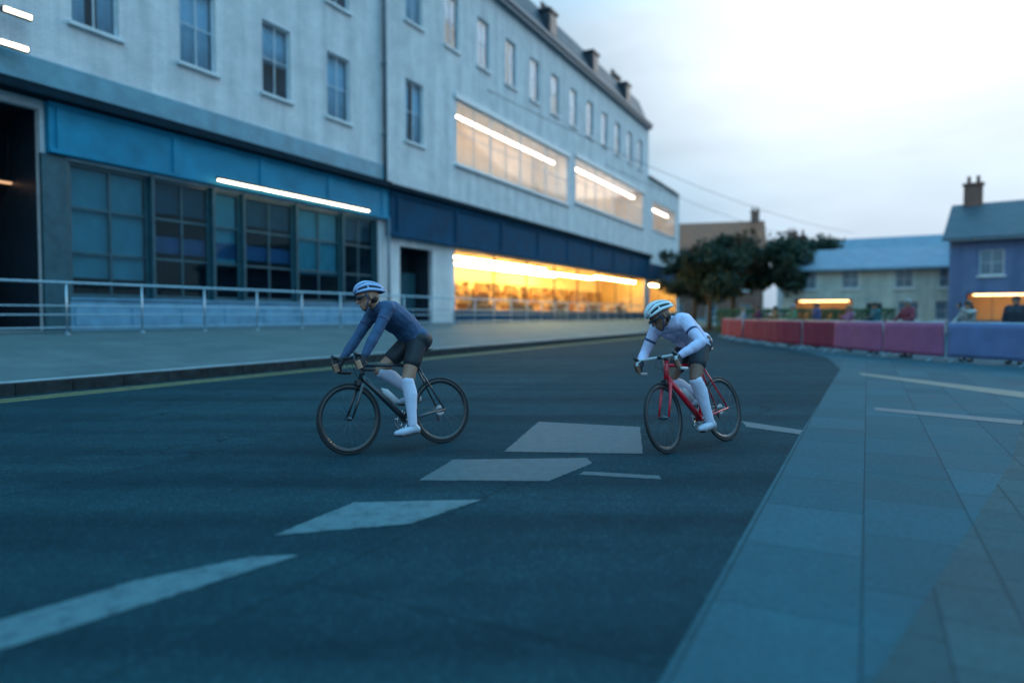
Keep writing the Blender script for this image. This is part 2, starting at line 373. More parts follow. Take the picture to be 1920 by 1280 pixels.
# ------------------------------------------------------------------ ground, road, pavements
def sheet(name, pts, mat, kind='structure'):
    b = MB(); b.face(pts); return tag(b.build(name, mat), kind=kind)
g = MB(); g.face([(-900, -900, -.012), (900, -900, -.012), (900, 900, -.012), (-900, 900, -.012)]); tag(g.build('ground', M['earth']), kind='structure')
sheet('road', [W(-40, -12.4), W(-40, -.63), W(8, -.63), W(18, -.55), Vector((9.5, 20.5, 0)), Vector((10.3, 24, 0)), Vector((10.6, 28, 0)), Vector((11.1, 34, 0)), Vector((12.1, 40, 0)), Vector((14.2, 46, 0)), W(170, 20), W(170, -12.4)], M['asphalt'])
pv = MB(); up6 = Vector((0, 0, .006)); pv.face([W(-40, -.63, .006), W(-40, 40, .006), W(40, 40, .006), Vector((40, 46, .006))]+[Vector(q)+up6 for q in ((14.2, 46, 0), (12.1, 40, 0), (11.1, 34, 0), (10.6, 28, 0), (10.3, 24, 0), (9.5, 20.5, 0))]+[W(18, -.55, .006), W(8, -.63, .006)]); tag(pv.build('pavement_right', M['slab_right']), kind='structure')
bnd = MB(); up10 = Vector((0, 0, .010)); bnd.face([G(1560, 1400)+up10, G(1640, 1279)+up10, G(1895, 870)+up10, G(1935, 740)+up10, Vector((30, 12, .010)), Vector((30, -4, .010)), Vector((1.0, -4, .010))]); tag(bnd.build('paving_band', M['slab_brown']), kind='structure')
# left pavement climbs from the kerb to the shop fronts
pl = MB()
ps = [(-12.42, .20), (-14.2, .38), (-16.4, .66), (-18.2, .88), (-18.95, .90)]
for (pa, za), (pb, zb) in zip(ps, ps[1:]):
    for s0 in range(-30, 120, 10):
        pl.face([(s0, -pa, za), (s0+10, -pa, za), (s0+10, -pb, zb), (s0, -pb, zb)], True)
tag(pl.build('pavement_left', M['slab_left'], rotz=STREET_ROT), kind='structure')
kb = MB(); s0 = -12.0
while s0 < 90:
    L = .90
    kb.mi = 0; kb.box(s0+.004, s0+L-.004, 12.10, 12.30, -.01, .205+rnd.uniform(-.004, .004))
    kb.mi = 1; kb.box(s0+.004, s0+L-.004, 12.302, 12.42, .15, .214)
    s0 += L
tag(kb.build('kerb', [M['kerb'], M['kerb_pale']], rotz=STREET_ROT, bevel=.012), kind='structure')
yl = MB()
for p0 in (11.62, 11.34):
    yl.face([(-15, p0, .004), (90, p0, .004), (90, p0+.11, .004), (-15, p0+.11, .004)])
tag(yl.build('yellow_line', M['yellow_paint'], rotz=STREET_ROT), kind='structure')
def marking(name, pix, mat):
    P_ = [G(x, y, .004) for x, y in pix]; pts = []
    for a, c in zip(P_, P_[1:]+P_[:1]):
        n = max(2, int((c-a).length/.02)); nr = Vector((c.y-a.y, a.x-c.x, 0)).normalized()
        for i in range(n): pts.append(a.lerp(c, i/n)+nr*(rnd.gauss(0, .003)+.002*math.sin(i*.21+a.x*9)))
    b = MB(); b.face(pts); tag(b.build(name, mat), kind='structure')
marking('road_marking', [(-160, 1262), (70, 1196), (560, 1040), (478, 1042), (260, 1086), (-60, 1180)], M['white_paint'])
marking('road_marking', [(512, 1003), (768, 981), (903, 936), (664, 941)], M['white_paint'])
marking('road_marking', [(785, 900), (1030, 901), (1110, 868), (1100, 858), (850, 861)], M['white_faint'])
marking('road_marking', [(1085, 889), (1240, 898), (1236, 891), (1095, 883)], M['white_faint'])
marking('road_marking', [(945, 846), (1205, 850), (1200, 800), (1010, 790)], M['white_faint'])
marking('road_marking', [(1390, 789), (1545, 812), (1545, 820), (1400, 800)], M['white_faint'])
def flat_strip(name, pix, z, mat):
    b = MB(); b.face([G(x, y, z) for x, y in pix]); tag(b.build(name, mat), kind='structure')
flat_strip('pavement_line', [(1640, 763), (1930, 789), (1930, 797), (1640, 769)], .010, M['white_faint'])
flat_strip('pavement_line', [(1610, 698), (1930, 736), (1930, 747), (1615, 703)], .010, M['yellow_faint'])

# ------------------------------------------------------------------ building tools (local x along the street, local y into the building)
FAC = 18.7
def street_empty(name, s0, z=.9): return empty(name, W(s0, -FAC, z), STREET_ROT)
def wall_grid(b, u0, u1, z0, z1, ops, y=0.0, reveal=.22):
    us = sorted({u0, u1, *[o[0] for o in ops], *[o[1] for o in ops]}); zs = sorted({z0, z1, *[o[2] for o in ops], *[o[3] for o in ops]})
    for a, c in zip(us, us[1:]):
        for d, e in zip(zs, zs[1:]):
            mu, mz = (a+c)/2, (d+e)/2
            if any(o[0] < mu < o[1] and o[2] < mz < o[3] for o in ops): continue
            b.face([(a, y, d), (c, y, d), (c, y, e), (a, y, e)])
    for o in ops:
        a, c, d, e = o[:4]; q = y+reveal
        b.face([(a, y, d), (a, y, e), (a, q, e), (a, q, d)]); b.face([(c, y, d), (c, q, d), (c, q, e), (c, y, e)])
        b.face([(a, y, e), (c, y, e), (c, q, e), (a, q, e)]); b.face([(a, y, d), (a, q, d), (c, q, d), (c, y, d)])
def shell(b, u0, u1, z0, z1, dep, y=0.0):
    b.face([(u0, y, z0), (u0, y, z1), (u0, y+dep, z1), (u0, y+dep, z0)]); b.face([(u1, y, z0), (u1, y+dep, z0), (u1, y+dep, z1), (u1, y, z1)])
    b.face([(u1, y+dep, z0), (u0, y+dep, z0), (u0, y+dep, z1), (u1, y+dep, z1)]); b.face([(u0, y, z1), (u1, y, z1), (u1, y+dep, z1), (u0, y+dep, z1)])
def room(par, u0, u1, z0, z1, dep, wall, floor, y=.24, name='interior'):
    b = MB()
    b.mi = 0
    b.face([(u0, y+dep, z0), (u1, y+dep, z0), (u1, y+dep, z1), (u0, y+dep, z1)])
    b.face([(u0, y, z0), (u0, y+dep, z0), (u0, y+dep, z1), (u0, y, z1)]); b.face([(u1, y, z0), (u1, y, z1), (u1, y+dep, z1), (u1, y+dep, z0)])
    b.face([(u0, y, z1), (u0, y+dep, z1), (u1, y+dep, z1), (u1, y, z1)])
    b.mi = 1; b.face([(u0, y, z0), (u1, y, z0), (u1, y+dep, z0), (u0, y+dep, z0)])
    return b.build(name, [wall, floor], par)
def window(par, u0, u1, z0, z1, nx, nz, frame, glass, y=.10, fw=.07, bar=.035, sill=True, name='window', blind=None):
    f = MB(); d = .07
    f.box(u0, u0+fw, y, y+d, z0, z1); f.box(u1-fw, u1, y, y+d, z0, z1)
    f.box(u0+fw, u1-fw, y, y+d, z1-fw, z1); f.box(u0+fw, u1-fw, y, y+d, z0, z0+fw)
    for i in range(1, nx):
        x = u0+(u1-u0)*i/nx; f.box(x-bar/2, x+bar/2, y+.004, y+d-.004, z0+fw, z1-fw)
    for i in range(1, nz):
        z = z0+(z1-z0)*i/nz
        f.box(u0+fw, u1-fw, y+.007, y+d-.007, z-bar/2, z+bar/2)
    wn = f.build(name, frame, par, bevel=.008)
    g_ = MB(); g_.box(u0+fw*.5, u1-fw*.5, y+.03, y+.037, z0+fw*.5, z1-fw*.5); g_.build('pane', glass, wn)
    if sill:
        s_ = MB(); s_.box(u0-.12, u1+.12, -.11, y, z0-.11, z0-.002); s_.build('sill', M['frame_white'], wn, bevel=.01)
    if blind:
        bl = MB(); zz = z0+(z1-z0)*blind[1]; bl.box(u0+fw, u1-fw, y+.12, y+.135, zz, z1-fw); bl.build('blind', blind[0], wn)
    return wn
def streak_lamp(label, s0, s1, p, z, tube, rad=.04, housing=None, group=None, ceil=None, shade=True):  # light streak put into the shape: a small lamp drawn out as a tube
    e = empty('lamp_streak', W((s0+s1)/2, p, z), STREET_ROT); h = (s1-s0)/2
    a = MB(); a.tube([(-h, 0, 0), (h, 0, 0)], rad, 10); a.build('tube', tube, e)
    if shade:
        c = MB(); c.box(-h-.05, h+.05, -.08, .08, rad+.008, rad+.07); c.build('housing', housing or M['frame_white'], e, bevel=.01)
    n = max(2, int((s1-s0)/2.5))
    if ceil:
        for i in range(n):
            c = MB(); x = -h*.85 + 1.7*h*i/(n-1); c.tube([(x, 0, rad+.06), (x, 0, ceil-z)], .012, 6); c.build('hanger', M['steel_dark'], e)
    tag(e, label, 'light', group); return e

def sash(par, o, i):
    wn = window(par, *o, 2, 2, M['frame_white'], M['glass_sash'])
    u0, u1, z0, z1 = o; r = random.Random(i*7+1)
    bk = MB(); bk.face([(u0, .75, z0), (u1, .75, z0), (u1, .75, z1), (u0, .75, z1)])
    for q in ([(u0, .22, z0), (u0, .75, z0), (u0, .75, z1), (u0, .22, z1)], [(u1, .22, z0), (u1, .75, z0), (u1, .75, z1), (u1, .22, z1)], [(u0, .22, z0), (u1, .22, z0), (u1, .75, z0), (u0, .75, z0)], [(u0, .22, z1), (u1, .22, z1), (u1, .75, z1), (u0, .75, z1)]): bk.face(q)
    bk.build('recess', M['room_dark'], wn)
    if i % 4 == 1: spans = [(u0, u1, z0+(z1-z0)*.45)]
    elif i % 4 == 3: spans = [(u0, u0+(u1-u0)*.36, z0), (u1-(u1-u0)*.36, u1, z0)]
    else: spans = [(u0, u1, z0)]
    for a, c, zb in spans:
        n = max(6, int((c-a)/.035)); ph = r.uniform(0, 6)
        b = MB(); b.grid([[(a+(c-a)*k/n, .26+.022*math.sin(k*.9+ph)+.01*math.sin(k*2.3), z) for k in range(n+1)] for z in (zb+.03, (zb+z1)/2, z1-.03)]); cu = b.build('curtain', M['curtain'], wn)
        cu.modifiers.new('t', 'SOLIDIFY').thickness = .004
# ---- the long white building with the blue shop front
A = street_empty('shop_building', 8, .0)
tag(A, 'tall white painted brick building with blue shop fascia on the left', 'building')
off = 8.0
def L(s): return s-off
ops = [(L(7.3), L(10.0), .9, 6.5), (L(10.6), L(23.3), 1.75, 5.35)]
ups = []
for s in (8.3, 11.5, 14.7, 17.9, 21.1):
    for z0, z1 in ((9.0, 11.5), (13.4, 15.9), (17.6, 19.6)): ups.append((L(s)-.65, L(s)+.65, z0, z1))
b = MB(); wall_grid(b, L(-12), L(24), .5, 22, ops+ups); shell(b, L(-12), L(24), .5, 22, 12); b.build('wall', M['brick_white'], A)
for i, o in enumerate(ups): sash(A, o, i)
b = MB(); b.box(L(10.1), L(24.0), -.20, -.002, 5.42, 6.72)
b.box(L(10.1), L(24.0), -.25, -.20, 6.60, 6.715); b.box(L(10.1), L(24.0), -.25, -.20, 5.425, 5.53)
for s in (10.4, 13.7, 17.0, 20.3, 23.6): b.box(L(s)-.12, L(s)+.12, -.24, -.20, 5.53, 6.60)
b.build('fascia', M['fascia_blue'], A, bevel=.012)
b = MB(); b.box(L(-12), L(24.0), -.50, -.003, 6.73, 6.86); b.box(L(-12), L(24.0), -.42, -.004, 6.862, 7.02); b.build('cornice', M['cornice_dark'], A, bevel=.02)
b = MB(); b.box(L(-12), L(24), -.10, -.002, 7.03, 7.75); b.build('string_course', M['course_teal'], A, bevel=.02)
b = MB(); b.box(L(10.6), L(23.3), -.06, -.003, .80, 1.70); b.box(L(10.6), L(23.3), -.12, .2, 1.702, 1.752)
for i in range(8):
    u = L(10.6)+12.7*i/8; b.box(u+.12, u+12.7/8-.12, -.085, -.062, 1.0, 1.58)
b.build('stall_riser', M['riser_blue'], A, bevel=.012)
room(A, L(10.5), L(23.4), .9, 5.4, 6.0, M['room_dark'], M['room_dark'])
bays = [(10.6, 13.0, 'blind', .15), (13.0, 15.1, None, 0), (15.1, 16.3, 'blind', .35), (16.3, 18.7, None, 0), (18.7, 21.2, 'blind', .3), (21.2, 23.3, None, 0)]
for a, c, bl, k in bays:
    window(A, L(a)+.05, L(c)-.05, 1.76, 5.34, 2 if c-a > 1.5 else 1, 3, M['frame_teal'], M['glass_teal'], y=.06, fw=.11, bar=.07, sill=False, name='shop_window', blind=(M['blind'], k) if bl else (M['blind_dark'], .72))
b = MB(); b.box(L(9.95), L(10.58), -.12, -.002, .7, 5.4); b.build('pier', M['frame_teal'], A, bevel=.01)
for s in (10.6, 13.0, 15.1, 16.3, 18.7, 21.2, 23.3):
    b = MB(); b.box(L(s)-.05, L(s)+.05, -.10, .13, 1.755, 5.35); b.build('pilaster', M['frame_teal'], A, bevel=.01)
b = MB(); b.box(L(13.1), L(18.6), .16, .19, 3.15, 3.65); b.build('window_band', M['band_violet'], A)
# deep dark entrance with a dim lamp in its ceiling
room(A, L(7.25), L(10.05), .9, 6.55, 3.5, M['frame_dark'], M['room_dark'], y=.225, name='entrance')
b = MB()
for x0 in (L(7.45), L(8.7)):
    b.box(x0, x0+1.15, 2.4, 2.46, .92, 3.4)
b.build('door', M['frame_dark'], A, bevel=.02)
e = empty('ceiling_lamp', W(9.3, -FAC-1.5, 4.75), STREET_ROT); b = MB(); b.box(-.9, .9, -.05, .05, 0, .05); b.build('diffuser', M['lamp_dim'], e)
b = MB(); b.box(-.95, .95, -.08, .08, .052, .10); b.build('housing', M['steel_dark'], e)
for x in (-.7, .7):
    b = MB(); b.tube([(x, 0, .1), (x, 0, 1.79)], .012, 6); b.build('hanger', M['steel_dark'], e)
tag(e, 'dim orange lamp hanging inside the dark entrance at the left edge', 'light')
b = MB(); b.tube([(L(23.85), -.12, 7.05), (L(23.85), -.12, 22)], .085, 10); b.tube([(L(23.85), -.27, .9), (L(23.85), -.27, 5.4)], .06, 10)
for z in (9, 12, 15, 18): b.tube([(L(23.85), -.12, z), (L(23.85), -.12, z+.12)], .11, 10)
b.build('drainpipe', M['pipe'], A)
streak_lamp('long white lamp streak fixed below the blue fascia of the dark shop', 14.9, 22.2, -FAC+.55, 5.52, M['lamp_white'], .028, M['frame_dark'])
def flood(s, z, label):
    e = empty('wall_floodlight', W(s, -FAC, z), STREET_ROT)
    b = MB(); b.box(-.34, .34, -.42, -.30, -.07, .07); b.build('housing', M['steel_dark'], e, bevel=.015)
    b = MB(); b.box(-.30, .30, -.435, -.421, -.045, .045); b.build('lens', M['lamp_white'], e)
    for x in (-.2, .2):
        b = MB(); b.tube([(x, -.30, 0), (x, 0, .12)], .018, 6); b.build('bracket', M['steel_dark'], e)
    tag(e, label, 'light', 'floodlights on the white wall')
flood(9.35, 8.55, 'upper of two small floodlights on the white brick wall')
flood(9.25, 7.75, 'lower of two small floodlights on the white brick wall')

# ---- the pale building with the lit shop
B = street_empty('shop_building', 24, .0); off = 24.0
tag(B, 'tall pale building with amber lit shop, cream lit upper windows and slate roof', 'building')
ops = [(L(25.0), L(27.6), .9, 4.4), (L(29.6), L(63.2), 1.5, 4.65), (L(29.8), L(44.4), 9.0, 12.2), (L(45.8), L(62.4), 9.4, 12.5)]
ups = [(L(26.2)-.7, L(26.2)+.7, 9.2, 12)]
for i in range(12): ups.append((L(26.2+3.2*i)-.65, L(26.2+3.2*i)+.65, 14.6, 17.2))
b = MB(); wall_grid(b, L(24.0), L(64), .5, 19, ops+ups); shell(b, L(24.0), L(64), .5, 19, 11); b.build('wall', M['brick_pale'], B)
for i, o in enumerate(ups): sash(B, o, i+3)
b = MB(); u0, u1 = L(24.0), L(64)
b.face([(u0, .0, 19.25), (u1, .0, 19.25), (u1, 1.0, 21.6), (u0, 1.0, 21.6)]); b.face([(u0, 1.0, 21.6), (u1, 1.0, 21.6), (u1, 6, 22.4), (u0, 6, 22.4)])
b.face([(u1, 0, 19.0), (u1, 11, 19.0), (u1, 11, 21.6), (u1, 6, 22.4), (u1, 1.0, 21.6), (u1, 0, 19.25)])
b.face([(u0, 6, 22.4), (u1, 6, 22.4), (u1, 11, 21.6), (u0, 11, 21.6)])
rf = b.build('roof', M['slate'], B)
for s in (34, 42, 50, 58):
    c = MB(); c.box(L(s)-.6, L(s)+.6, .1, 1.4, 19.6, 21.2); c.box(L(s)-.72, L(s)+.72, -.02, 1.5, 21.202, 21.35); c.box(L(s)-.45, L(s)+.45, .06, .098, 19.8, 21.05)
    c.build('dormer', M['frame_dark'], rf)
for s in (30, 47, 62.6):
    c = MB(); c.box(L(s)-.6, L(s)+.6, 2.6, 3.6, 21.0, 23.6); c.box(L(s)-.7, L(s)+.7, 2.5, 3.7, 23.602, 23.8)
    for k in (-.3, .05, .4): c.tube([(L(s)+k-.05, 3.1, 23.8), (L(s)+k-.05, 3.1, 24.4)], .12, 8)
    c.build('chimney', M['brick_red'], rf)
b = MB(); b.box(u0, u1, -.32, -.003, 18.75, 19.0); b.box(u0, u1, -.44, -.002, 19.002, 19.22); b.build('cornice', M['pipe'], B, bevel=.02)
b = MB(); b.box(L(24.0), L(64), -.25, -.003, 4.72, 6.72); b.box(L(24), L(64), -.32, -.25, 6.5, 6.712); b.box(L(24), L(64), -.32, -.25, 4.73, 4.9)
for i in range(9): b.box(L(24.6)+i*4.8-.14, L(24.6)+i*4.8+.14, -.31, -.25, 4.9, 6.5)
b.build('fascia', M['fascia_navy'], B, bevel=.012)
b = MB(); b.box(L(24.0), L(64), -.52, -.004, 6.73, 6.95); b.build('ledge', M['cornice_dark'], B, bevel=.02)
b = MB(); b.box(L(29.6), L(63.2), -.07, -.003, .8, 1.45); b.box(L(29.6), L(63.2), -.14, .2, 1.452, 1.502)
b.build('stall_riser', M['fascia_navy'], B, bevel=.012)
nb = 8
for i in range(nb):
    a = 29.6+33.6*i/nb; c = 29.6+33.6*(i+1)/nb
    window(B, L(a)+.01, L(c)-.01, 1.51, 4.64, 1, 1, M['wood_dark'], M['glass'], y=.03, fw=.05, bar=.04, sill=False, name='shop_window')
room(B, L(29.5), L(63.3), .9, 4.68, 4.2, M['room_amber'], M['floor_wood'])
for a, c, z0, z1 in ((29.8, 44.4, 9.0, 12.2), (45.8, 62.4, 9.4, 12.5)):
    k = 4
    for i in range(k):
        x0 = a+(c-a)*i/k; x1 = a+(c-a)*(i+1)/k
        window(B, L(x0), L(x1)-.01, z0+.01, z1-.01, 2, 2, M['frame_white'], M['glass'], y=.02, fw=.06, bar=.04, sill=False, name='window')
    room(B, L(a)-.05, L(c)+.05, z0-.05, z1+.1, 2.2, M['room_cream'], M['room_cream'])
    s_ = MB(); s_.box(L(a)-.2, L(c)+.2, -.16, .2, z0-.16, z0-.052); s_.box(L(a)-.2, L(c)+.2, -.12, -.002, z1+.02, z1+.3); s_.build('sill', M['frame_white'], B, bevel=.015)
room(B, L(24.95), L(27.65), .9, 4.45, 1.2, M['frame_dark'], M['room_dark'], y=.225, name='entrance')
b = MB(); b.box(L(25.1), L(26.28), .95, 1.0, .92, 3.3); b.box(L(26.32), L(27.5), .95, 1.0, .92, 3.3); d = b.build('door', M['frame_teal'], B, bevel=.01)
b = MB(); b.tube([(L(26.2), .9, 1.8), (L(26.2), .9, 2.2)], .02, 6); b.build('handle', M['steel'], d)
GA = 'lamp streaks in the amber shop'
streak_lamp('amber lamp streak nearest the dark shop, just inside the shop glass', 30.3, 42.5, -FAC-.9, 4.36, M['lamp_amber'], .034, ceil=4.66, group=GA)
streak_lamp('amber lamp streak hanging at the back of the lit shop', 33.5, 49, -FAC-3.0, 4.30, M['lamp_amber'], .034, ceil=4.66, group=GA)
streak_lamp('amber lamp streak hanging in the middle of the lit shop', 43.5, 54, -FAC-1.8, 4.30, M['lamp_amber'], .034, ceil=4.66, group=GA)
streak_lamp('amber lamp streak farthest from the dark shop, above the white rider', 52, 62.8, -FAC-.9, 4.34, M['lamp_amber'], .034, ceil=4.66, group=GA)
streak_lamp('cream lamp streak in the wide upper window over the dark shop end', 30.6, 43.6, -FAC-.75, 11.75, M['lamp_cream'], .03, ceil=12.28)
streak_lamp('cream lamp streak in the second wide upper window, nearer the tree', 46.5, 61.8, -FAC-.75, 12.1, M['lamp_cream'], .03, ceil=12.58)
# shelving and counters inside the lit shop
def shelf_unit(s, label):
    e = empty('shelf_unit', W(s, -FAC-4.05, .905), STREET_ROT)
    b = MB(); b.box(-1.4, -1.34, -.4, 0, 0, 2.5); b.box(1.34, 1.4, -.4, 0, 0, 2.5)
    b.build('side_panel', M['wood'], e)
    for z in (.1, .7, 1.3, 1.9, 2.45):
        b = MB(); b.box(-1.338, 1.338, -.4, -.01, z, z+.04); b.build('shelf', M['wood'], e)
    gd = MB()
    for z in (.14, .74, 1.34, 1.94):
        x = -1.3
        while x < 1.15:
            wd = rnd.uniform(.08, .25); hh = rnd.uniform(.18, .5); gd.box(x, x+wd, -.36, -.06, z+.002, z+hh); x += wd+rnd.uniform(.01, .12)
    gd.build('goods', M['goods'], e)
    tag(e, label, 'shelf', 'shelves along the amber shop wall')
names = ['first', 'second', 'third', 'fourth', 'fifth', 'sixth', 'seventh', 'eighth', 'ninth', 'tenth', 'eleventh', 'twelfth', 'thirteenth', 'fourteenth']
for i in range(8): shelf_unit(31.6+i*4.05, 'stocked wooden shelf in the lit shop, %s from the dark shop end' % names[i])
def counter(s, p, l, label):
    e = empty('counter', W(s, p, .905), STREET_ROT)
    b = MB(); b.box(-l, l, -.3, .3, 0, .95); b.build('body', M['wood'], e, bevel=.02)
    b = MB(); b.box(-l-.05, l+.05, -.35, .35, .952, 1.0); b.build('top', M['wood_dark'], e, bevel=.01)
    gd = MB(); x = -l
    while x < l-.3:
        wd = rnd.uniform(.1, .3); gd.box(x, x+wd, -.2, .2, 1.002, 1.0+rnd.uniform(.15, .6)); x += wd+rnd.uniform(.05, .5)
    gd.build('goods', M['goods'], e)
    tag(e, label, 'counter', 'counters behind the shop glass')
for i, s in enumerate((33.5, 38.5, 44.5, 51, 58)): counter(s, -FAC-.95, 1.7, 'wooden display counter behind the shop glass, %s from the dark shop' % names[i])

# ---- lower building at the end of the row
C_ = street_empty('corner_building', 64, .0); off = 64.0
tag(C_, 'lower pale rendered building at the far end of the row beside the tree', 'building')
ops = [(L(64.7), L(75.3), 1.5, 4.6), (L(65.6), L(74.4), 9.6, 12.4)]
b = MB(); wall_grid(b, L(64.0), L(76), .5, 14.5, ops); shell(b, L(64.003), L(76), .5, 14.5, 10); b.build('wall', M['render_pale'], C_)
b = MB(); b.face([(L(64), -.3, 14.4), (L(76.2), -.3, 14.4), (L(76.2), 5, 17.4), (L(64), 5, 17.4)]); b.face([(L(64), 5, 17.4), (L(76.2), 5, 17.4), (L(76.2), 10.3, 14.4), (L(64), 10.3, 14.4)])
b.face([(L(76), 0, 14.5), (L(76), 10, 14.5), (L(76), 5, 17.2)]); rf = b.build('roof', M['slate'], C_)
c = MB(); c.box(L(74.6), L(75.6), 4.4, 5.6, 16.5, 19.0); c.box(L(74.5), L(75.7), 4.3, 5.7, 19.002, 19.2); c.build('chimney', M['brick_red'], rf)
b = MB(); b.box(L(64.0), L(76), -.25, -.003, 4.68, 6.2); b.build('fascia', M['fascia_navy'], C_, bevel=.012)
b = MB(); b.box(L(64.7), L(75.3), -.07, -.003, .8, 1.45); b.build('stall_riser', M['fascia_navy'], C_)
for i in range(3): window(C_, L(64.7+3.53*i)+.03, L(64.7+3.53*(i+1))-.03, 1.51, 4.59, 2, 1, M['wood_dark'], M['glass'], y=.06, fw=.09, bar=.06, sill=False, name='shop_window')
for i in range(2): window(C_, L(65.6+4.4*i), L(65.6+4.4*(i+1))-.01, 9.61, 12.39, 3, 2, M['frame_white'], M['glass'], y=.06, fw=.08, sill=True)
room(C_, L(64.6), L(75.4), .9, 4.65, 4, M['room_amber'], M['floor_wood']); room(C_, L(65.5), L(74.5), 9.5, 12.5, 2.2, M['room_cream'], M['room_cream'])
streak_lamp('amber lamp streak in the far corner shop beside the tree', 65.4, 74.6, -FAC-.9, 4.3, M['lamp_amber'], .034, ceil=4.64)
streak_lamp('cream lamp streak in the upper window of the far corner building', 66.2, 73.8, -FAC-.75, 11.9, M['lamp_cream'], .03, ceil=12.48)

# ---- railing along the top of the pavement
RP = -17.75
rl = empty('railing', W(6, RP, .82), STREET_ROT); tag(rl, 'long galvanised steel railing with four rails in front of the shop fronts', 'railing')
for z, r in ((1.28, .035), (.70, .022), (.48, .022), (.16, .022)):
    b = MB(); b.tube([(0, 0, z), (56, 0, z)], r, 10); b.build('rail', M['steel'], rl)
for i in range(29):
    b = MB(); b.tube([(i*2.0, 0, -.02), (i*2.0, 0, 1.26)], .028, 8); b.tube([(i*2.0, 0, -.02), (i*2.0, 0, .012)], .08, 10); b.build('post', M['steel'], rl)

# ------------------------------------------------------------------ right side: houses, trees, hedge, cables
def house(name, loc, rotz, w_, d_, h_, rh, wall, roof, wins, label, cat='house', lit=None, gable=False, chim=1, glass=None):
    e = empty(name, loc, rotz); tag(e, label, cat, 'houses behind the barriers')
    ops = [o[:4] for o in wins]
    b = MB(); wall_grid(b, -w_/2, w_/2, -.1, h_, ops, reveal=.16)
    shell(b, -w_/2, w_/2, -.1, h_, d_)
    b.face([(-w_/2, 0, h_), (-w_/2, d_/2, h_+rh-.05), (-w_/2, d_, h_)]); b.face([(w_/2, 0, h_), (w_/2, d_, h_), (w_/2, d_/2, h_+rh-.05)])
    b.build('wall', wall, e)
    r = MB(); o = .35
    for q in (0, .14):
        r.face([(-w_/2-o, -o, h_-.2*1+q), (w_/2+o, -o, h_-.2+q), (w_/2+o, d_/2, h_+rh+q), (-w_/2-o, d_/2, h_+rh+q)])
        r.face([(-w_/2-o, d_/2, h_+rh+q), (w_/2+o, d_/2, h_+rh+q), (w_/2+o, d_+o, h_-.2+q), (-w_/2-o, d_+o, h_-.2+q)])
    r.face([(-w_/2-o, -o, h_-.2), (w_/2+o, -o, h_-.2), (w_/2+o, -o, h_-.06), (-w_/2-o, -o, h_-.06)])
    for sx in (-w_/2-o, w_/2+o):
        r.face([(sx, -o, h_-.2), (sx, -o, h_-.06), (sx, d_/2, h_+rh+.14), (sx, d_/2, h_+rh)]); r.face([(sx, d_/2, h_+rh), (sx, d_/2, h_+rh+.14), (sx, d_+o, h_-.06), (sx, d_+o, h_-.2)])
    ro = r.build('roof', roof, e)
    for k in range(chim):
        x = (-w_/2+.8) if k == 0 else (w_/2-.8)
        c = MB(); c.box(x-.5, x+.5, d_/2-.35, d_/2+.35, h_+rh-.5, h_+rh+1.3); c.box(x-.58, x+.58, d_/2-.43, d_/2+.43, h_+rh+1.302, h_+rh+1.42)
        for kk in (-.25, .25): c.tube([(x+kk, d_/2, h_+rh+1.42), (x+kk, d_/2, h_+rh+1.9)], .11, 8)
        c.build('chimney', M['brick_red'], ro)
    for o_ in wins:
        kind = o_[4]
        if kind == 'door':
            dd = MB(); dd.box(o_[0]+.02, o_[1]-.02, .1, .15, o_[2], o_[3]-.02); dr = dd.build('door', M['frame_dark'], e, bevel=.01)
            dd = MB(); dd.tube([(o_[1]-.16, .06, 1.0), (o_[1]-.16, .06, 1.15)], .02, 6); dd.build('handle', M['steel'], dr)
        elif kind == 'lit':
            window(e, o_[0], o_[1], o_[2], o_[3], max(2, int((o_[1]-o_[0])/1.2)), 1, M['frame_dark'], M['glass'], y=.06, sill=False, name='shop_window')
            rm = room(e, o_[0]-.05, o_[1]+.05, o_[2]-.05, o_[3]+.05, 1.8, M['room_amber'], M['floor_wood'], y=.165)
            tb = MB(); tb.tube([(o_[0]+.3, .7, o_[3]-.12), (o_[1]-.3, .7, o_[3]-.12)], .035, 8); tb.build('lamp', M['lamp_orange'], rm)
        else:
            window(e, o_[0], o_[1], o_[2], o_[3], 2, 2, M['frame_white'], M['glass_dark'], y=.08)
    gt = MB(); gt.tube([(-w_/2, -.42, h_-.22), (w_/2, -.42, h_-.22)], .06, 8); gt.tube([(w_/2-.15, -.10, h_-.25), (w_/2-.15, -.10, 0)], .05, 8); gt.build('gutter', M['pipe'], e)
    return e
def faced(X, Y, extra=0): return math.atan2(-X, Y)*1.0 + extra
# right-hand dark building
house('house', (33.0, 36, 0), R(-38), 17, 9, 5.9, 2.4, M['render_blue'], M['slate'],
      [(-7.6, -1.2, .9, 2.6, 'lit'), (.4, 1.5, 0, 2.2, 'door'), (2.3, 7.6, .9, 2.6, 'lit'), (-7, -5.8, 3.6, 5.1, ''), (-3.8, -2.6, 3.6, 5.1, ''), (-.6, .6, 3.6, 5.1, ''), (2.6, 3.8, 3.6, 5.1, ''), (5.8, 7, 3.6, 5.1, '')],
      'blue grey house with lit shop windows at the right edge', chim=2)
house('house', (27.5, 52, 0), R(-28), 13, 9, 4.9, 1.7, M['render_green'], M['slate_haze'],
      [(-5.6, -1.4, .9, 2.5, 'lit'), (-.5, .6, 0, 2.2, 'door'), (1.6, 3.0, .9, 2.3, ''), (4.0, 5.4, .9, 2.3, ''), (-5.2, -4, 3.3, 4.7, ''), (-2.2, -1, 3.3, 4.7, ''), (1.4, 2.6, 3.3, 4.7, ''), (4.2, 5.4, 3.3, 4.7, '')],
      'pale green rendered house between the trees and the blue grey house', chim=2)
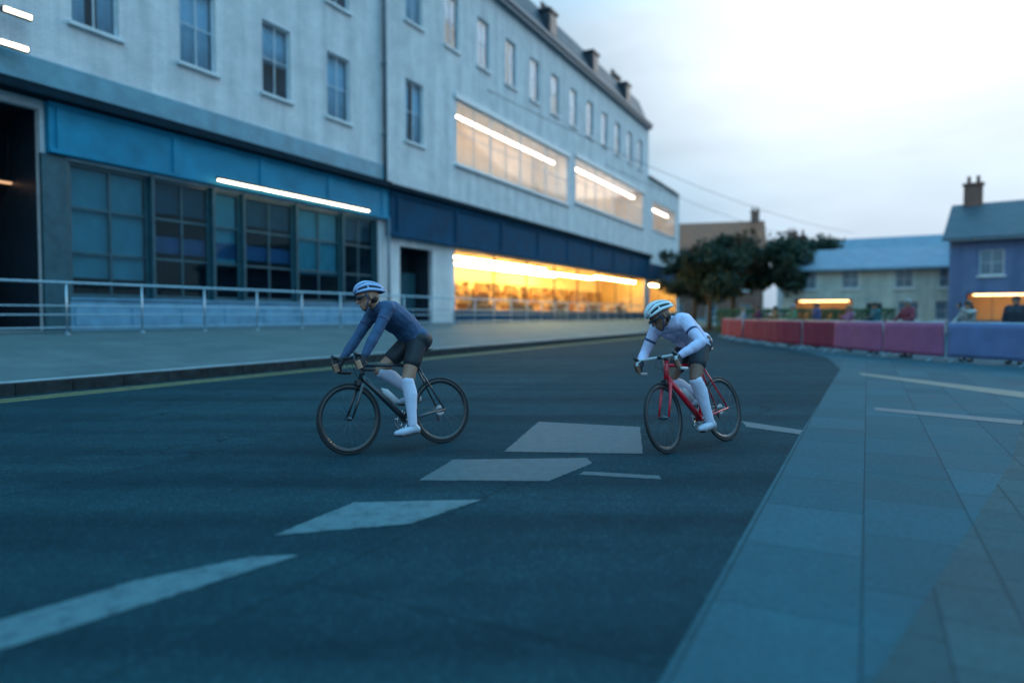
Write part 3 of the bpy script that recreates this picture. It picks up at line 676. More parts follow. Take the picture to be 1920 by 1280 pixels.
house('house', (44, 78, 0), R(-30), 26, 11, 7.6, 3.0, M['render_pale'], M['slate_haze'],
      [(x, x+1.2, z, z+1.5, '') for x in (-11, -7.5, -4, -.5, 3, 6.5, 10) for z in (1.0, 4.4)],
      'long pale house with slate roof rising behind the green house', chim=2)
house('house', (24.5, 84, 0), R(-16), 12, 9, 9.4, 3.6, M['brick_red'], M['tile_red'],
      [(x, x+1.2, z, z+1.6, '') for x in (-4.6, -.6, 3.4) for z in (1.0, 4.2, 7.2)],
      'red brick house with red tiled roof showing above the dark trees', chim=2)

def tree(loc, h, cr_, leaf, label, seed, n=2600, flat=.8, lsz=.3):
    r = random.Random(seed); e = empty('tree', loc, r.uniform(0, 6)); tag(e, label, 'tree', 'trees beyond the corner')
    t = MB(); th = h*.38
    pts = [(0, 0, -.1)]; x = y = 0
    for i in range(1, 6): x += r.uniform(-.12, .12); y += r.uniform(-.12, .12); pts.append((x, y, h*.8*i/5))
    t.tube(pts, [.24, .2, .17, .12, .08, .03], 9)
    tips = []
    for i in range(11):
        z0 = r.uniform(.28, .72)*h; a = r.uniform(0, 6.28); l = cr_*r.uniform(.55, .95); up = r.uniform(.2, .9)*l
        k = min(5, int(z0/(h*.16))); bx, by = pts[k][0], pts[k][1]
        p1 = (bx+math.cos(a)*l*.5, by+math.sin(a)*l*.5, z0+up*.6); p2 = (bx+math.cos(a)*l, by+math.sin(a)*l, z0+up)
        t.tube([(bx, by, z0), p1, p2], [.09, .055, .02], 6); tips += [p2, p1]
        for _ in range(3):
            q = (p1[0]+r.uniform(-1, 1)*cr_*.3, p1[1]+r.uniform(-1, 1)*cr_*.3, p1[2]+r.uniform(0, .35)*cr_)
            t.tube([p1, q], [.03, .012], 5); tips.append(q)
    tips.append(pts[-1])
    t.build('trunk', M['bark'], e)
    c = MB(); cl = []
    for p in tips:
        cl.append((Vector(p), cr_*r.uniform(.15, .34)))
    for i in range(n):
        ctr, rad = cl[r.randrange(len(cl))]
        v = Vector((r.gauss(0, 1), r.gauss(0, 1), r.gauss(0, 1))); v = v.normalized()*rad*(r.random()**.45+max(0, r.gauss(0, .18))); v.z *= flat
        p = ctr+v; s = lsz*r.uniform(.5, 1.25)
        q = Quaternion((r.gauss(0, 1), r.gauss(0, 1), r.gauss(0, 1), r.gauss(0, 1))).normalized()
        c.face([p+q @ Vector(k) for k in ((-s, 0, 0), (-.2*s, -.45*s, .08*s), (s, 0, 0), (.1*s, .5*s, .08*s))])
    c.build('crown', leaf, e)
tree((15.9, 55, 0), 8.2, 3.2, M['leaf_dark'], 'dark green tree nearest the corner shop', 3, 4200)
tree((19.3, 60, 0), 9.8, 3.6, M['leaf_red'], 'tallest tree, with red brown autumn leaves, behind the barriers', 8, 4200)
tree((22.4, 56, 0), 7.2, 3.2, M['leaf_dark'], 'dark green tree in front of the pale green house', 21, 4200)
tree((17.6, 66, 0), 7.0, 3.4, M['leaf_dark'], 'dark green tree behind the autumn tree', 33, 3600)
tree((26.8, 62, 0), 8.6, 3.0, M['leaf_dark'], 'dark green tree at the end of the pale green house', 41, 3600)
hd = empty('hedge', (19.5, 46, 0), R(-24)); tag(hd, 'clipped green hedge standing behind the crimson banners', 'hedge')
b = MB(); r = random.Random(5)
for i in range(5200):
    x = r.uniform(-5.5, 5.5); y = r.uniform(-.5, .5); z = r.uniform(.05, 1.6)
    f = r.randrange(3)
    if f == 0: y = -.5+r.uniform(-.05, .05)
    elif f == 1: z = 1.6+r.uniform(-.08, .08)
    s = r.uniform(.07, .15); q = Quaternion((r.gauss(0, 1), r.gauss(0, 1), r.gauss(0, 1), r.gauss(0, 1))).normalized()
    b.face([Vector((x, y, z))+q @ Vector(k) for k in ((-s, 0, 0), (0, -.5*s, 0), (s, 0, 0), (0, .5*s, 0))])
b.build('foliage', M['leaf_hedge'], hd)
b = MB()
for i in range(9): b.tube([(-5+i*1.25, 0, -.05), (-5+i*1.25, 0, 1.3)], .04, 6)
b.build('stem', M['bark'], hd)
def cable(a, c, sag, label):
    b = MB(); n = 24; a = Vector(a); c = Vector(c)
    b.tube([a.lerp(c, i/n)-Vector((0, 0, sag*4*(i/n)*(1-i/n))) for i in range(n+1)], .018, 6)
    tag(b.build('overhead_cable', M['cable']), label, 'cable', 'cables over the street')
cable(W(33, -FAC, 13.6), (40, 80, 10.8), 1.2, 'upper thin black cable slung from the pale building across the sky')
cable(W(52, -FAC, 13.2), (40, 82, 9.5), 1.0, 'lower thin black cable slung from the pale building across the sky')

# ------------------------------------------------------------------ banner barriers along the right of the course
M['ban_crimson'] = simple('crimson banner cloth', (.16, .008, .060), .85, scale=2, var=.18, bump=.15)
M['ban_pink'] = simple('pink banner cloth', (.34, .105, .22), .85, scale=2, var=.15, bump=.15)
M['ban_lilac'] = simple('lilac blue banner cloth', (.14, .19, .36), .85, scale=2, var=.15, bump=.15)
line = [Vector((15.6, 12.4, 0)), Vector((13.4, 15.5, 0)), Vector((12.0, 19, 0)), Vector((11.3, 23, 0)), Vector((11.0, 28, 0)), Vector((11.4, 34, 0)), Vector((12.4, 40, 0)), Vector((14.5, 46, 0))]
def along(t):
    for a, b_ in zip(line, line[1:]):
        l = (b_-a).length
        if t <= l: return a.lerp(b_, t/l), (b_-a).normalized()
        t -= l
    return line[-1], (line[-1]-line[-2]).normalized()
def barrier(i, c, ang, mat, label, group):
    e = empty('crowd_barrier', c, ang); tag(e, label, 'barrier', group)
    f = MB(); h = 1.15
    f.tube([(-h, 0, .16), (-h, 0, 1.02), (-h+.06, 0, 1.08), (h-.06, 0, 1.08), (h, 0, 1.02), (h, 0, .16), (-h, 0, .16)], .018, 8)
    for k in range(1, 12): x = -h+2*h*k/12; f.tube([(x, 0, .16), (x, 0, 1.08)], .007, 6)
    f.build('frame', M['steel'], e)
    for x in (-h+.25, h-.25):
        f = MB(); f.tube([(x, -.32, .012), (x, -.28, .03), (x, 0, .16), (x, .28, .03), (x, .32, .012)], .015, 8); f.build('foot', M['steel'], e)
    r = random.Random(i); b = MB(); n, m = 28, 8; ph = r.uniform(0, 6); pts = {}
    rows = []
    for j in range(m+1):
        z = .14+.90*j/m
        rows.append([(-h-.02+(2*h+.04)*k/n, -.045-.014*math.sin(k*.37+ph)*(1-abs(j/m-.5)*1.2)-.006*math.sin(k*.8+j*.35+ph), z+.004*math.sin(k*.5+ph)) for k in range(n+1)])
    rows.append([(p[0], .03, p[2]+.06) for p in rows[-1]]); b.grid(rows)
    o = b.build('banner', mat, e); sl = o.modifiers.new('thick', 'SOLIDIFY'); sl.thickness = .004
t = 0.2; bars = []
while t < 36: bars.append(t+1.2); t += 2.42
ncl = {'lilac': 0, 'pink': 0, 'crimson': 0}; seq = []
for tt in bars:
    c, d_ = along(tt); px = 960+1280*c.x/c.y
    kind = 'lilac' if px > 1795 else ('pink' if px > 1585 else 'crimson'); seq.append((c, d_, kind, px))
words = {'lilac': 'lilac blue banner barrier at the right end of the line', 'pink': 'pink banner barrier between the lilac and crimson ones', 'crimson': 'crimson banner barrier'}
tot = {k: sum(1 for q in seq if q[2] == k) for k in ncl}
for i, (c, d_, kind, px) in enumerate(seq):
    ncl[kind] += 1; k = ncl[kind]; nm = names[k-1]
    lab = {'lilac': ('lilac blue banner barrier nearest the pink ones' if k == tot['lilac'] else 'lilac blue banner barrier, %s from the pink ones' % names[tot['lilac']-k]), 'pink': 'pink banner barrier, %s after the lilac blue ones' % nm,
           'crimson': 'crimson banner barrier, %s after the pink ones' % nm}[kind]
    ang = math.atan2(-d_.y, -d_.x)
    # banner faces the road (towards -x)
    barrier(i, c, ang, M['ban_'+kind], lab, 'banner barriers along the course')

# ------------------------------------------------------------------ people
M['skin'] = simple('skin', (.40, .20, .13), .5, scale=14, var=.12, bump=.05)
M['skin_dark'] = simple('darker skin', (.20, .10, .065), .5, scale=14, var=.12, bump=.05)
M['jersey_white'] = simple('white cycling jersey', (.60, .58, .78), .7, scale=7, var=.06, bump=.12, bscale=60)
M['jersey_navy'] = simple('navy cycling jersey', (.03, .075, .16), .7, scale=7, var=.15, bump=.12, bscale=60)
M['warmer_white'] = simple('white leg warmer', (.60, .64, .80), .65, scale=9, var=.06, bump=.1, bscale=70)
M['shorts_black'] = simple('black cycling shorts', (.012, .018, .026), .6, scale=9, var=.2, bump=.1, bscale=60)
M['trim_navy'] = simple('navy jersey trim', (.05, .07, .16), .7, scale=9, var=.1)
M['helmet_white'] = simple('white helmet shell', (.66, .72, .74), .25, scale=5, var=.06, coat=.5)
M['helmet_blue'] = simple('pale blue helmet shell', (.30, .42, .66), .25, scale=5, var=.08, coat=.5)
M['helmet_dark'] = simple('dark helmet foam', (.015, .03, .04), .7, scale=9, var=.2)
M['glove'] = simple('black cycling glove', (.02, .022, .03), .7, scale=20, var=.3, bump=.2)
M['shoe_white'] = simple('white cycling shoe', (.42, .47, .56), .35, scale=8, var=.08, coat=.3)
M['shoe_sole'] = simple('black shoe sole', (.015, .015, .018), .6)
M['hair'] = simple('dark hair', (.03, .02, .015), .6, scale=30, var=.4, bump=.5)
def folds(m, sc=22, st=.55, stretch=(1, 1, .45)):
    t = m.node_tree; b = t.nodes['Principled BSDF']; co = nd(t, 'ShaderNodeTexCoord').outputs['Object']; mpn = nd(t, 'ShaderNodeMapping'); mpn.inputs['Scale'].default_value = stretch; mpn.inputs['Rotation'].default_value = (.5, .6, .2); lk(t, co, mpn.inputs['Vector'])
    bumped(t, b, noise(t, mpn.outputs[0], sc, 4, .6), st, .02)
for k_ in ('jersey_white', 'jersey_navy'): folds(M[k_])
for k_ in ('warmer_white', 'shorts_black'): folds(M[k_], 18, .3)
M['eye'] = simple('eye', (.03, .025, .02), .15, var=.05)
M['lens'] = simple('dark sunglass lens', (.02, .02, .03), .08, var=.1, spec=.8)

def ik(a, c, l1, l2, pole):
    a, c, pole = Vector(a), Vector(c), Vector(pole); d = c-a; L_ = min(d.length, (l1+l2)*.999); u = d.normalized()
    x = (l1*l1-l2*l2+L_*L_)/(2*L_); h = math.sqrt(max(0, l1*l1-x*x)); p = (pole-u*pole.dot(u)).normalized()
    return a+u*x+p*h, a+u*L_
def head_parts(b, c, f, u):
    c, f, u = Vector(c), Vector(f).normalized(), Vector(u); u = (u-f*u.dot(f)).normalized(); s = u.cross(f)
    P = lambda x, y, z: c+f*x+s*y+u*z
    b.capsule(P(-.028, 0, .012), P(.022, 0, .02), .084, .08); b.capsule(P(.035, 0, -.02), P(.052, 0, -.088), .058, .036)
    b.capsule(P(.02, .045, -.05), P(.05, .012, -.092), .03, .022); b.capsule(P(.02, -.045, -.05), P(.05, -.012, -.092), .03, .022)
    b.capsule(P(.094, 0, .004), P(.108, 0, -.034), .011, .016); b.capsule(P(.082, .03, .018), P(.082, -.03, .018), .016)
    b.capsule(P(.086, .016, -.066), P(.086, -.016, -.066), .010)
    for y in (.082, -.082): b.capsule(P(-.005, y, .012), P(-.008, y*1.06, -.026), .016, .010)
    return P, s
def eyes(P, par, nm='eye'):
    for y in (.031, -.031):
        m = MB(); m.ellipsoid(P(.082, y, .000), .013, .013, .013); m.build(nm, M['eye'], par)
def hand_grip(b, wrist, c, axis, back):
    # fingers curl round the bar (centre c, direction axis); back points from bar to the back of the hand
    wrist, c, ax, bk = Vector(wrist), Vector(c), Vector(axis).normalized(), Vector(back)
    bk = (bk-ax*bk.dot(ax)).normalized(); sd = ax.cross(bk)
    pr = .025
    k0 = c+bk*(pr+.012)
    b.capsule(wrist, k0-ax*.0, .026, .022); b.capsule(k0-ax*.028, k0+ax*.028, .018)
    b.capsule(k0-ax*.022+bk*.004, wrist.lerp(k0, .4), .018, .02); b.capsule(k0+ax*.022+bk*.004, wrist.lerp(k0, .4), .018, .02)
    for i, (o, l) in enumerate(((-.033, .86), (-.011, 1.0), (.011, .96), (.033, .8))):
        pts = []
        for an in (15, 75, 140, 200):
            a = R(an*l); pts.append(c+ax*o+bk*math.cos(a)*pr+sd*math.sin(a)*pr)
        for p, q in zip(pts, pts[1:]): b.capsule(p, q, .0095, .009, 8, 3)
    pts = [c+ax*-.028+bk*math.cos(R(a))*(pr+.001)-sd*math.sin(R(a))*(pr+.001) for a in (10, 65, 115)]
    pts = [p-ax*(.010*i) for i, p in enumerate(pts)]
    for p, q in zip(pts, pts[1:]): b.capsule(p, q, .0115, .010, 8, 3)

# ------------------------------------------------------------------ racing bicycle (local x forward, y to the rider's left)
M['carbon'] = simple('black carbon', (.018, .022, .026), .3, scale=12, var=.2, coat=.4)
M['rubber'] = simple('black tyre rubber', (.012, .016, .02), .75, scale=40, var=.3, bump=.2)
M['spoke'] = simple('dark spoke', (.10, .13, .15), .35, metal=.7)
M['tape_white'] = simple('white bar tape', (.50, .52, .55), .7, scale=20, var=.1, bump=.2)
M['tape_black'] = simple('black bar tape', (.02, .02, .024), .7, scale=20, var=.2, bump=.2)
M['red_frame'] = simple('red bicycle paint', (.62, .004, .022), .28, scale=4, var=.10, coat=.6)
M['black_frame'] = simple('black bicycle paint', (.02, .028, .036), .3, scale=4, var=.15, coat=.6)
M['silver'] = simple('polished alloy', (.55, .58, .62), .25, metal=.9, scale=10, var=.1)
WR = .335; AX_R = Vector((-.41, 0, WR)); AX_F = Vector((.585, 0, WR)); BB = Vector((0, 0, .27))
HT = Vector((.395, 0, .86)); HB = Vector((.437, 0, .70)); SC = Vector((-.165, 0, .80)); SEAT = Vector((-.215, 0, .965))
def circ(c, r, n=48, q=None): return [c+Vector((math.cos(2*math.pi*i/n)*r, 0, math.sin(2*math.pi*i/n)*r)) for i in range(n)]
def wheel(par, c, rear, spin, steer=None):
    h = empty('wheel', c); h.parent = par
    if steer: h.matrix_local = steer @ Matrix.Translation(c)
    o = Vector((0, 0, 0))
    b = MB(); b.tube(circ(o, WR-.012, 64), .0125, 10, closed=True); t_ = b.build('tyre', M['rubber'], h)
    b = MB(); n = 64; prof = [(-.008, WR-.021), (-.010, WR-.034), (-.006, WR-.055), (0, WR-.062), (.006, WR-.055), (.010, WR-.034), (.008, WR-.021)]
    b.ring_surface([[Vector((math.cos(2*math.pi*i/n)*r_, y, math.sin(2*math.pi*i/n)*r_)) for y, r_ in prof] for i in range(n)], closed=True); b.build('rim', M['carbon'], h)
    b = MB(); b.tube([(0, -.055, 0), (0, -.03, 0), (0, -.028, 0), (0, .028, 0), (0, .03, 0), (0, .055, 0)], [.012, .012, .02, .02, .012, .012], 12)
    for i in range(20):
        a = 2*math.pi*i/20+spin; y = .03*(1 if i % 2 else -1); a2 = a+(.35 if (i//2) % 2 else -.35)
        b.tube([(math.cos(a2)*.019, y, math.sin(a2)*.019), (math.cos(a)*(WR-.056), y*.1, math.sin(a)*(WR-.056))], .0013, 5)
    b.build('spoke_set', M['spoke'], h)
    if rear:
        b = MB()
        for k in range(8): r_ = .052-.0035*k; b.tube([(0, -.022-.0038*k, 0), (0, -.0238-.0038*k, 0)], r_, 24)
        b.build('cassette', M['silver'], h)
    return h
def bicycle(e, paint_, tape, crank_deg, steer_deg):
    b = MB()
    T = lambda a, c, ra, rb=None, fl=1.0: b.tube([a, Vector(a).lerp(Vector(c), .5), c], [ra, (ra+(rb or ra))/2, rb or ra], 14, flat=fl)
    T(HT+Vector((.006, 0, -.03)), SC, .019, .015); T(HB+Vector((-.004, 0, .025)), BB, .026, .030); T(BB, SC+Vector((-.006, 0, .03)), .019, .016)
    T(HT+Vector((-.004, 0, .012)), HB+Vector((.004, 0, -.012)), .024, .026)
    b.tube([BB+Vector((0, -.035, 0)), BB+Vector((0, .035, 0))], .024, 14)
    for y in (-1, 1):
        b.tube([BB+Vector((-.02, y*.025, 0)), Vector((-.2, y*.045, .30)), AX_R+Vector((0, y*.066, 0))], [.013, .011, .010], 10)
        b.tube([SC+Vector((-.012, y*.014, -.02)), Vector((-.25, y*.035, .64)), AX_R+Vector((0, y*.066, 0))], [.011, .009, .008], 10)
        b.ellipsoid(AX_R+Vector((0, y*.066, 0)), .017, .005, .017, seg=10, n=6)
    b.build('frame', paint_, e)
    stA = (HT-HB).normalized(); st = Matrix.Translation(HB) @ Matrix.Rotation(R(steer_deg), 4, stA) @ Matrix.Translation(-HB)
    piv = empty('steering', (0, 0, 0)); bpy.data.objects.remove(piv)
    def bs(mb, name, mat, par=e):
        mb.v = [tuple(st @ Vector(v)) for v in mb.v]; return mb.build(name, mat, par)
    b = MB(); cr0 = HB+Vector((.006, 0, -.03))
    b.tube([HB+Vector((.004, 0, -.012)), cr0], .024, 12)
    for y in (-1, 1):
        b.tube([cr0+Vector((0, y*.012, .004)), cr0+Vector((.008, y*.045, -.03)), cr0.lerp(AX_F, .5)+Vector((-.006, y*.052, 0)), AX_F+Vector((0, y*.054, 0))], [.017, .017, .014, .009], 12)
    fk = bs(b, 'fork', paint_)
    b = MB(); top = HT+(HT-HB).normalized()*.045
    b.tube([HT+(HT-HB).normalized()*.012, top], .019, 12); ST = top+Vector((.105, 0, .005)); b.tube([top, ST], [.018, .017], 12); b.tube([ST+Vector((0, -.022, 0)), ST+Vector((0, .022, 0))], .021, 12)
    bs(b, 'stem', M['carbon'])
    b = MB(); half = [ST, ST+Vector((0, .15, 0)), ST+Vector((.012, .19, .0)), ST+Vector((.045, .208, -.004)), ST+Vector((.085, .212, -.02)), ST+Vector((.105, .215, -.055)), ST+Vector((.092, .219, -.10)), ST+Vector((.05, .222, -.13)), ST+Vector((-.02, .224, -.136)), ST+Vector((-.07, .224, -.136))]
    def mir(p): return Vector((p.x, -p.y, p.z))
    b.tube([mir(p) for p in half[::-1]][:-1]+half, .0155, 12); bar = bs(b, 'handlebar', tape)
    for y in (1, -1):
        b = MB(); q = lambda x, yy, z: ST+Vector((x, y*yy, z))
        b.tube([q(.07, .212, -.005), q(.105, .212, .012), q(.13, .212, .035)], [.018, .019, .014], 10); b.tube([q(.122, .212, .01), q(.132, .213, -.05), q(.112, .214, -.115)], [.007, .007, .005], 8)
        bs(b, 'brake_lever', M['carbon'], bar)
    b = MB(); b.box(-.02, .02, -.028, .028, 0, .05, Matrix.Translation(cr0+Vector((.035, 0, -.03)))); bs(b, 'brake_caliper', M['carbon'])
    b = MB(); b.tube([cr0+Vector((.04, .02, .03)), ST+Vector((.06, .03, -.06)), ST+Vector((.02, .02, .01))], .0025, 6); b.tube([HB+Vector((-.02, .025, .06)), ST+Vector((.08, -.03, -.09)), ST+Vector((.02, -.02, .01))], .0025, 6); bs(b, 'brake_cable', M['cable'])
    wheel(e, AX_F, False, .1, st); wheel(e, AX_R, True, .25)
    b = MB(); b.tube([SC+Vector((-.006, 0, .02)), SEAT+Vector((-.002, 0, -.035))], .0135, 12); b.build('seatpost', M['carbon'], e)
    b = MB(); pr = []
    for x, wd, zz, th in ((-.13, .05, .012, .02), (-.125, .068, .018, .028), (-.07, .066, .006, .032), (-.0, .035, 0, .03), (.07, .022, .0, .026), (.13, .018, -.004, .02), (.14, .010, -.008, .012)):
        pr.append([SEAT+Vector((x, wd*math.cos(a), zz-th/2+th/2*math.sin(a)-(.008*abs(math.cos(a))))) for a in [2*math.pi*k/16 for k in range(16)]])
    b.ring_surface(pr)
    for y in (-.022, .022): b.tube([SEAT+Vector((-.08, y, -.02)), SEAT+Vector((-.04, y, -.045)), SEAT+Vector((.04, y, -.045)), SEAT+Vector((.09, y*.6, -.018))], .0035, 6)
    b.build('saddle', M['carbon'], e)
    ca = R(crank_deg); cv = Vector((math.cos(ca), 0, math.sin(ca)))*.172
    ck = empty('crankset', (0, 0, 0)); bpy.data.objects.remove(ck)
    b = MB(); b.tube(circ(BB+Vector((0, -.045, 0)), .098, 48), .004, 6, closed=True); b.tube(circ(BB+Vector((0, -.040, 0)), .070, 40), .004, 6, closed=True)
    for k in range(5): a = ca+2*math.pi*k/5; b.tube([BB+Vector((0, -.044, 0)), BB+Vector((math.cos(a)*.098, -.044, math.sin(a)*.098))], [.012, .007], 8)
    b.tube([BB+Vector((0, -.065, 0)), BB+Vector((0, .065, 0))], .014, 12)
    b.tube([BB+Vector((0, .062, 0)), BB+cv+Vector((0, .075, 0))], [.015, .011], 10); b.tube([BB+Vector((0, -.062, 0)), BB-cv+Vector((0, -.075, 0))], [.015, .011], 10)
    ck = b.build('crankset', M['silver'], e)
    for sgn in (1, -1):
        p = BB+cv*sgn+Vector((0, sgn*.12, 0)); b = MB(); b.tube([p-Vector((0, sgn*.045, 0)), p+Vector((0, sgn*.03, 0))], .006, 8); b.box(-.045, .045, -.03, .03, -.008, .008, Matrix.Translation(p)); b.build('pedal', M['carbon'], ck, bevel=.004)
    b = MB(); ch = []
    for k in range(13): a = R(-75+150*k/12); ch.append(BB+Vector((math.cos(a)*.1, -.045, math.sin(a)*.1)))
    up = [AX_R+Vector((math.cos(R(a))*.034, -.035, math.sin(R(a))*.034)) for a in (80, 130, 180, 230)]
    ch += up+[AX_R+Vector((.03, -.036, -.055)), AX_R+Vector((.015, -.036, -.095)), AX_R+Vector((.05, -.037, -.105))]
    b.tube(ch, .004, 6, closed=True); b.build('chain', M['spoke'], e)
    b = MB(); b.tube([AX_R+Vector((.01, -.05, -.03)), AX_R+Vector((.03, -.045, -.055)), AX_R+Vector((.018, -.04, -.10))], [.012, .012, .008], 8)
    b.tube([AX_R+Vector((.03, -.030, -.055)), AX_R+Vector((.03, -.042, -.055))], .016, 12); b.tube([AX_R+Vector((.018, -.030, -.097)), AX_R+Vector((.018, -.042, -.097))], .016, 12)
    b.build('derailleur', M['carbon'], e)
    m_ = HB.lerp(BB, .52)+Vector((.0, 0, .0)); ax = (BB-HB).normalized(); nrm = Vector((-ax.z, 0, ax.x)); nrm = nrm if nrm.z > 0 else -nrm
    b = MB(); c0 = m_+nrm*.068; b.tube([c0+ax*.10, c0+ax*.095, c0-ax*.05, c0-ax*.075, c0-ax*.078, c0-ax*.098], [.030, .036, .036, .022, .014, .012], 16); b.build('water_bottle', M['tape_white'], e)
    Q = lambda sgn: BB+cv*sgn+Vector((0, sgn*.12, 0))
    H = lambda x, y, z: st @ (ST+Vector((x, y, z)))
    return Q, H, st
def helmet(par, P, c, f, u, mat):
    f, u = Vector(f).normalized(), Vector(u); u = (u-f*u.dot(f)).normalized(); s = u.cross(f); c = Vector(c)
    def pt(th, ph, k=1.0):      # th: around from left (0) over the crown to right (pi); ph: front (0) to rear (pi)
        x = -math.cos(ph); fr = math.sin(ph)
        ln = .135 if x < 0 else .165
        return c+f*(-x*ln*k-.01)+s*(math.cos(th)*.106*fr**.7*k)+u*(.02+math.sin(th)*.118*fr**.75*k-(.03*max(0, x)))
    b = MB(); rings = []
    for i in range(13):
        ph = .04+(math.pi-.08)*i/12; rings.append([pt(math.pi*j/14, ph, .93) for j in range(15)]+[c+f*(math.cos(ph)*.12)+u*.02])
    b.ring_surface(rings); hel = b.build('helmet', M['helmet_dark'], par)
    b = MB()
    for th in (8, 38, 64, 90, 116, 142, 172):
        rings = []
        for i in range(15):
            ph = .10+(math.pi-.2)*i/14; wd = 7.0 if th in (8, 172) else 8.5
            a0, a1 = R(th-wd), R(th+wd)
            rings.append([pt(a0, ph, .92), pt(a0, ph, 1.0), pt((a0+a1)/2, ph, 1.03), pt(a1, ph, 1.0), pt(a1, ph, .92)])
        b.ring_surface(rings)
    for ph in (.55, 1.5, 2.5):
        b.ring_surface([[pt(R(a), ph-.05, .92), pt(R(a), ph-.05, .985), pt(R(a), ph+.05, .985), pt(R(a), ph+.05, .92)] for a in range(4, 180, 8)])
    b.build('helmet_shell', mat, hel)
    b = MB()
    for y in (1, -1):
        b.tube([P(.03, y*.088, .05), P(.02, y*.086, -.03), P(.04, y*.05, -.09), P(.055, y*.005, -.128)], .006, 6)
    b.build('chin_strap', M['trim_navy'], hel)
    return hel
def rider(e, label, pose, Q, H, jersey, legm, helmat, glove, skin, shorts):
    tag(e, label, 'person', 'racing cyclists')
    hip = Vector(pose['hip']); waist = Vector(pose['waist']); chest = Vector(pose['chest']); neck = Vector(pose['neck']); head = Vector(pose['head'])
    hy, sy = .088, .175; tw = pose.get('twist', 0)
    t_ = (neck-hip).normalized(); fwd = Vector((1, 0, 0)); dn = Vector((0, 1, 0)).cross(t_).normalized()
    sh = {y: chest.lerp(neck, .68)+Vector((0, y*sy, .0))+dn*.012 for y in (1, -1)}
    hp = {y: hip+Vector((0, y*hy, 0)) for y in (1, -1)}
    ank = {y: Q(y)+Vector((-.095, 0, .105)) for y in (1, -1)}
    if 'heel' in pose:
        for y in (1, -1): ank[y] += Vector(pose['heel'][0 if y == 1 else 1])
    knee = {}
    for y in (1, -1): knee[y], ank[y] = ik(hp[y], ank[y], .445, .43, (1, y*.12, .35))
    gc = {y: H(.092, y*.2165, -.085) for y in (1, -1)}
    ax = {y: (H(.105, y*.215, -.055)-H(.092, y*.219, -.10)).normalized() for y in (1, -1)}
    wr = {}; elb = {}
    for y in (1, -1):
        bk = (sh[y]-gc[y]); bk = (bk-ax[y]*bk.dot(ax[y])).normalized()
        tgt = gc[y]+(sh[y]-gc[y]).normalized()*.088+Vector((-.01, 0, .0))
        elb[y], wr[y] = ik(sh[y], tgt, .30, .265, Vector((-.35, y*.8, -.5)))
    hf = Vector(pose['look']); P0 = None
    def torso(b, g):
        b.capsule(hp[1]+Vector((-.01, -.01, 0)), hp[-1]+Vector((-.01, .01, 0)), .112+g); b.capsule(hip+Vector((-.06, .06, -.01)), hip+Vector((-.06, -.06, -.01)), .09+g)
        for y in (.055, -.055): b.capsule(hip+Vector((0, y, .01)), waist+Vector((0, y*1.05, 0)), .105+g, .102+g); b.capsule(waist+Vector((0, y*1.05, 0)), chest+Vector((0, y*1.35, 0)), .102+g, .112+g)
        for y in (1, -1): b.capsule(chest+Vector((0, y*.075, 0)), sh[y]-Vector((0, y*.05, 0)), .108+g, .07+g)
        b.capsule(sh[1]-Vector((0, .03, 0)), sh[-1]+Vector((0, .03, 0)), .066+g); b.capsule(chest, neck, .09+g, .058+g)
    def arm(b, y, g, full=True):
        b.capsule(sh[y], sh[y].lerp(elb[y], .5), .060+g, .048+g); b.capsule(sh[y].lerp(elb[y], .5), elb[y], .048+g, .040+g)
        b.capsule(elb[y], elb[y].lerp(wr[y], .35), .040+g, .042+g); b.capsule(elb[y].lerp(wr[y], .35), elb[y].lerp(wr[y], .92), .042+g, .027+g)
        if full: b.capsule(elb[y].lerp(wr[y], .9), wr[y], .027+g, .025+g)
    def thigh(b, y, g, k=1.0):
        b.capsule(hp[y], hp[y].lerp(knee[y], .45*k), .092+g, .080+g)
        if k == 1: b.capsule(hp[y].lerp(knee[y], .45), knee[y], .080+g, .056+g)
    def calf(b, y, g, k0=0.0):
        back = (Vector((-1, 0, 0))-(ank[y]-knee[y]).normalized()*(-(ank[y]-knee[y]).normalized().x)).normalized()
        m = knee[y].lerp(ank[y], .33)+back*.018
        b.capsule(knee[y].lerp(m, k0), m, .054+g, .058+g); b.capsule(m, knee[y].lerp(ank[y], .7)+back*.006, .058+g, .041+g); b.capsule(knee[y].lerp(ank[y], .7)+back*.006, ank[y], .041+g, .034+g)
    body = MB(); torso(body, -.002)
    for y in (1, -1):
        arm(body, y, 0); thigh(body, y, 0); calf(body, y, 0)
        foot = Q(y); body.capsule(ank[y], ank[y]+Vector((-.035, 0, -.05)), .034, .03); body.capsule(ank[y]+Vector((-.02, 0, -.045)), foot+Vector((.07, 0, .035)), .032, .026)
        hand_grip(body, wr[y], gc[y], ax[y]*(-1), sh[y]-gc[y])
    body.capsule(neck, head+Vector((-.02, 0, -.03)), .058, .052)
    up = Vector((0, 0, 1)); Pf, s_ = head_parts(body, head, hf, up)
    remeshed('body', body, .0055, skin, e, 3)
    eyes(Pf, e)
    j = MB(); torso(j, .007)
    for y in (1, -1): arm(j, y, .006, False)
    jo = remeshed('jersey', j, .008, jersey, e, 3, .013)
    # dark armbands and pocket line on the sleeves
    for y in (1, -1):
        b = MB(); a, c2 = sh[y].lerp(elb[y], .42), sh[y].lerp(elb[y], .50); b.tube([a, a.lerp(c2, .5), c2], [.060, .0605, .058], 18); b.build('sleeve_band', M['trim_navy'], jo)
    sm = MB(); sm.capsule(hp[1]+Vector((-.01, -.01, -.005)), hp[-1]+Vector((-.01, .01, -.005)), .124); sm.capsule(hip+Vector((-.06, .06, -.01)), hip+Vector((-.06, -.06, -.01)), .102)
    sm.capsule(hip+Vector((-.02, 0, 0)), hip.lerp(waist, .35), .110, .10)
    for y in (1, -1): thigh(sm, y, .010, 1.25)
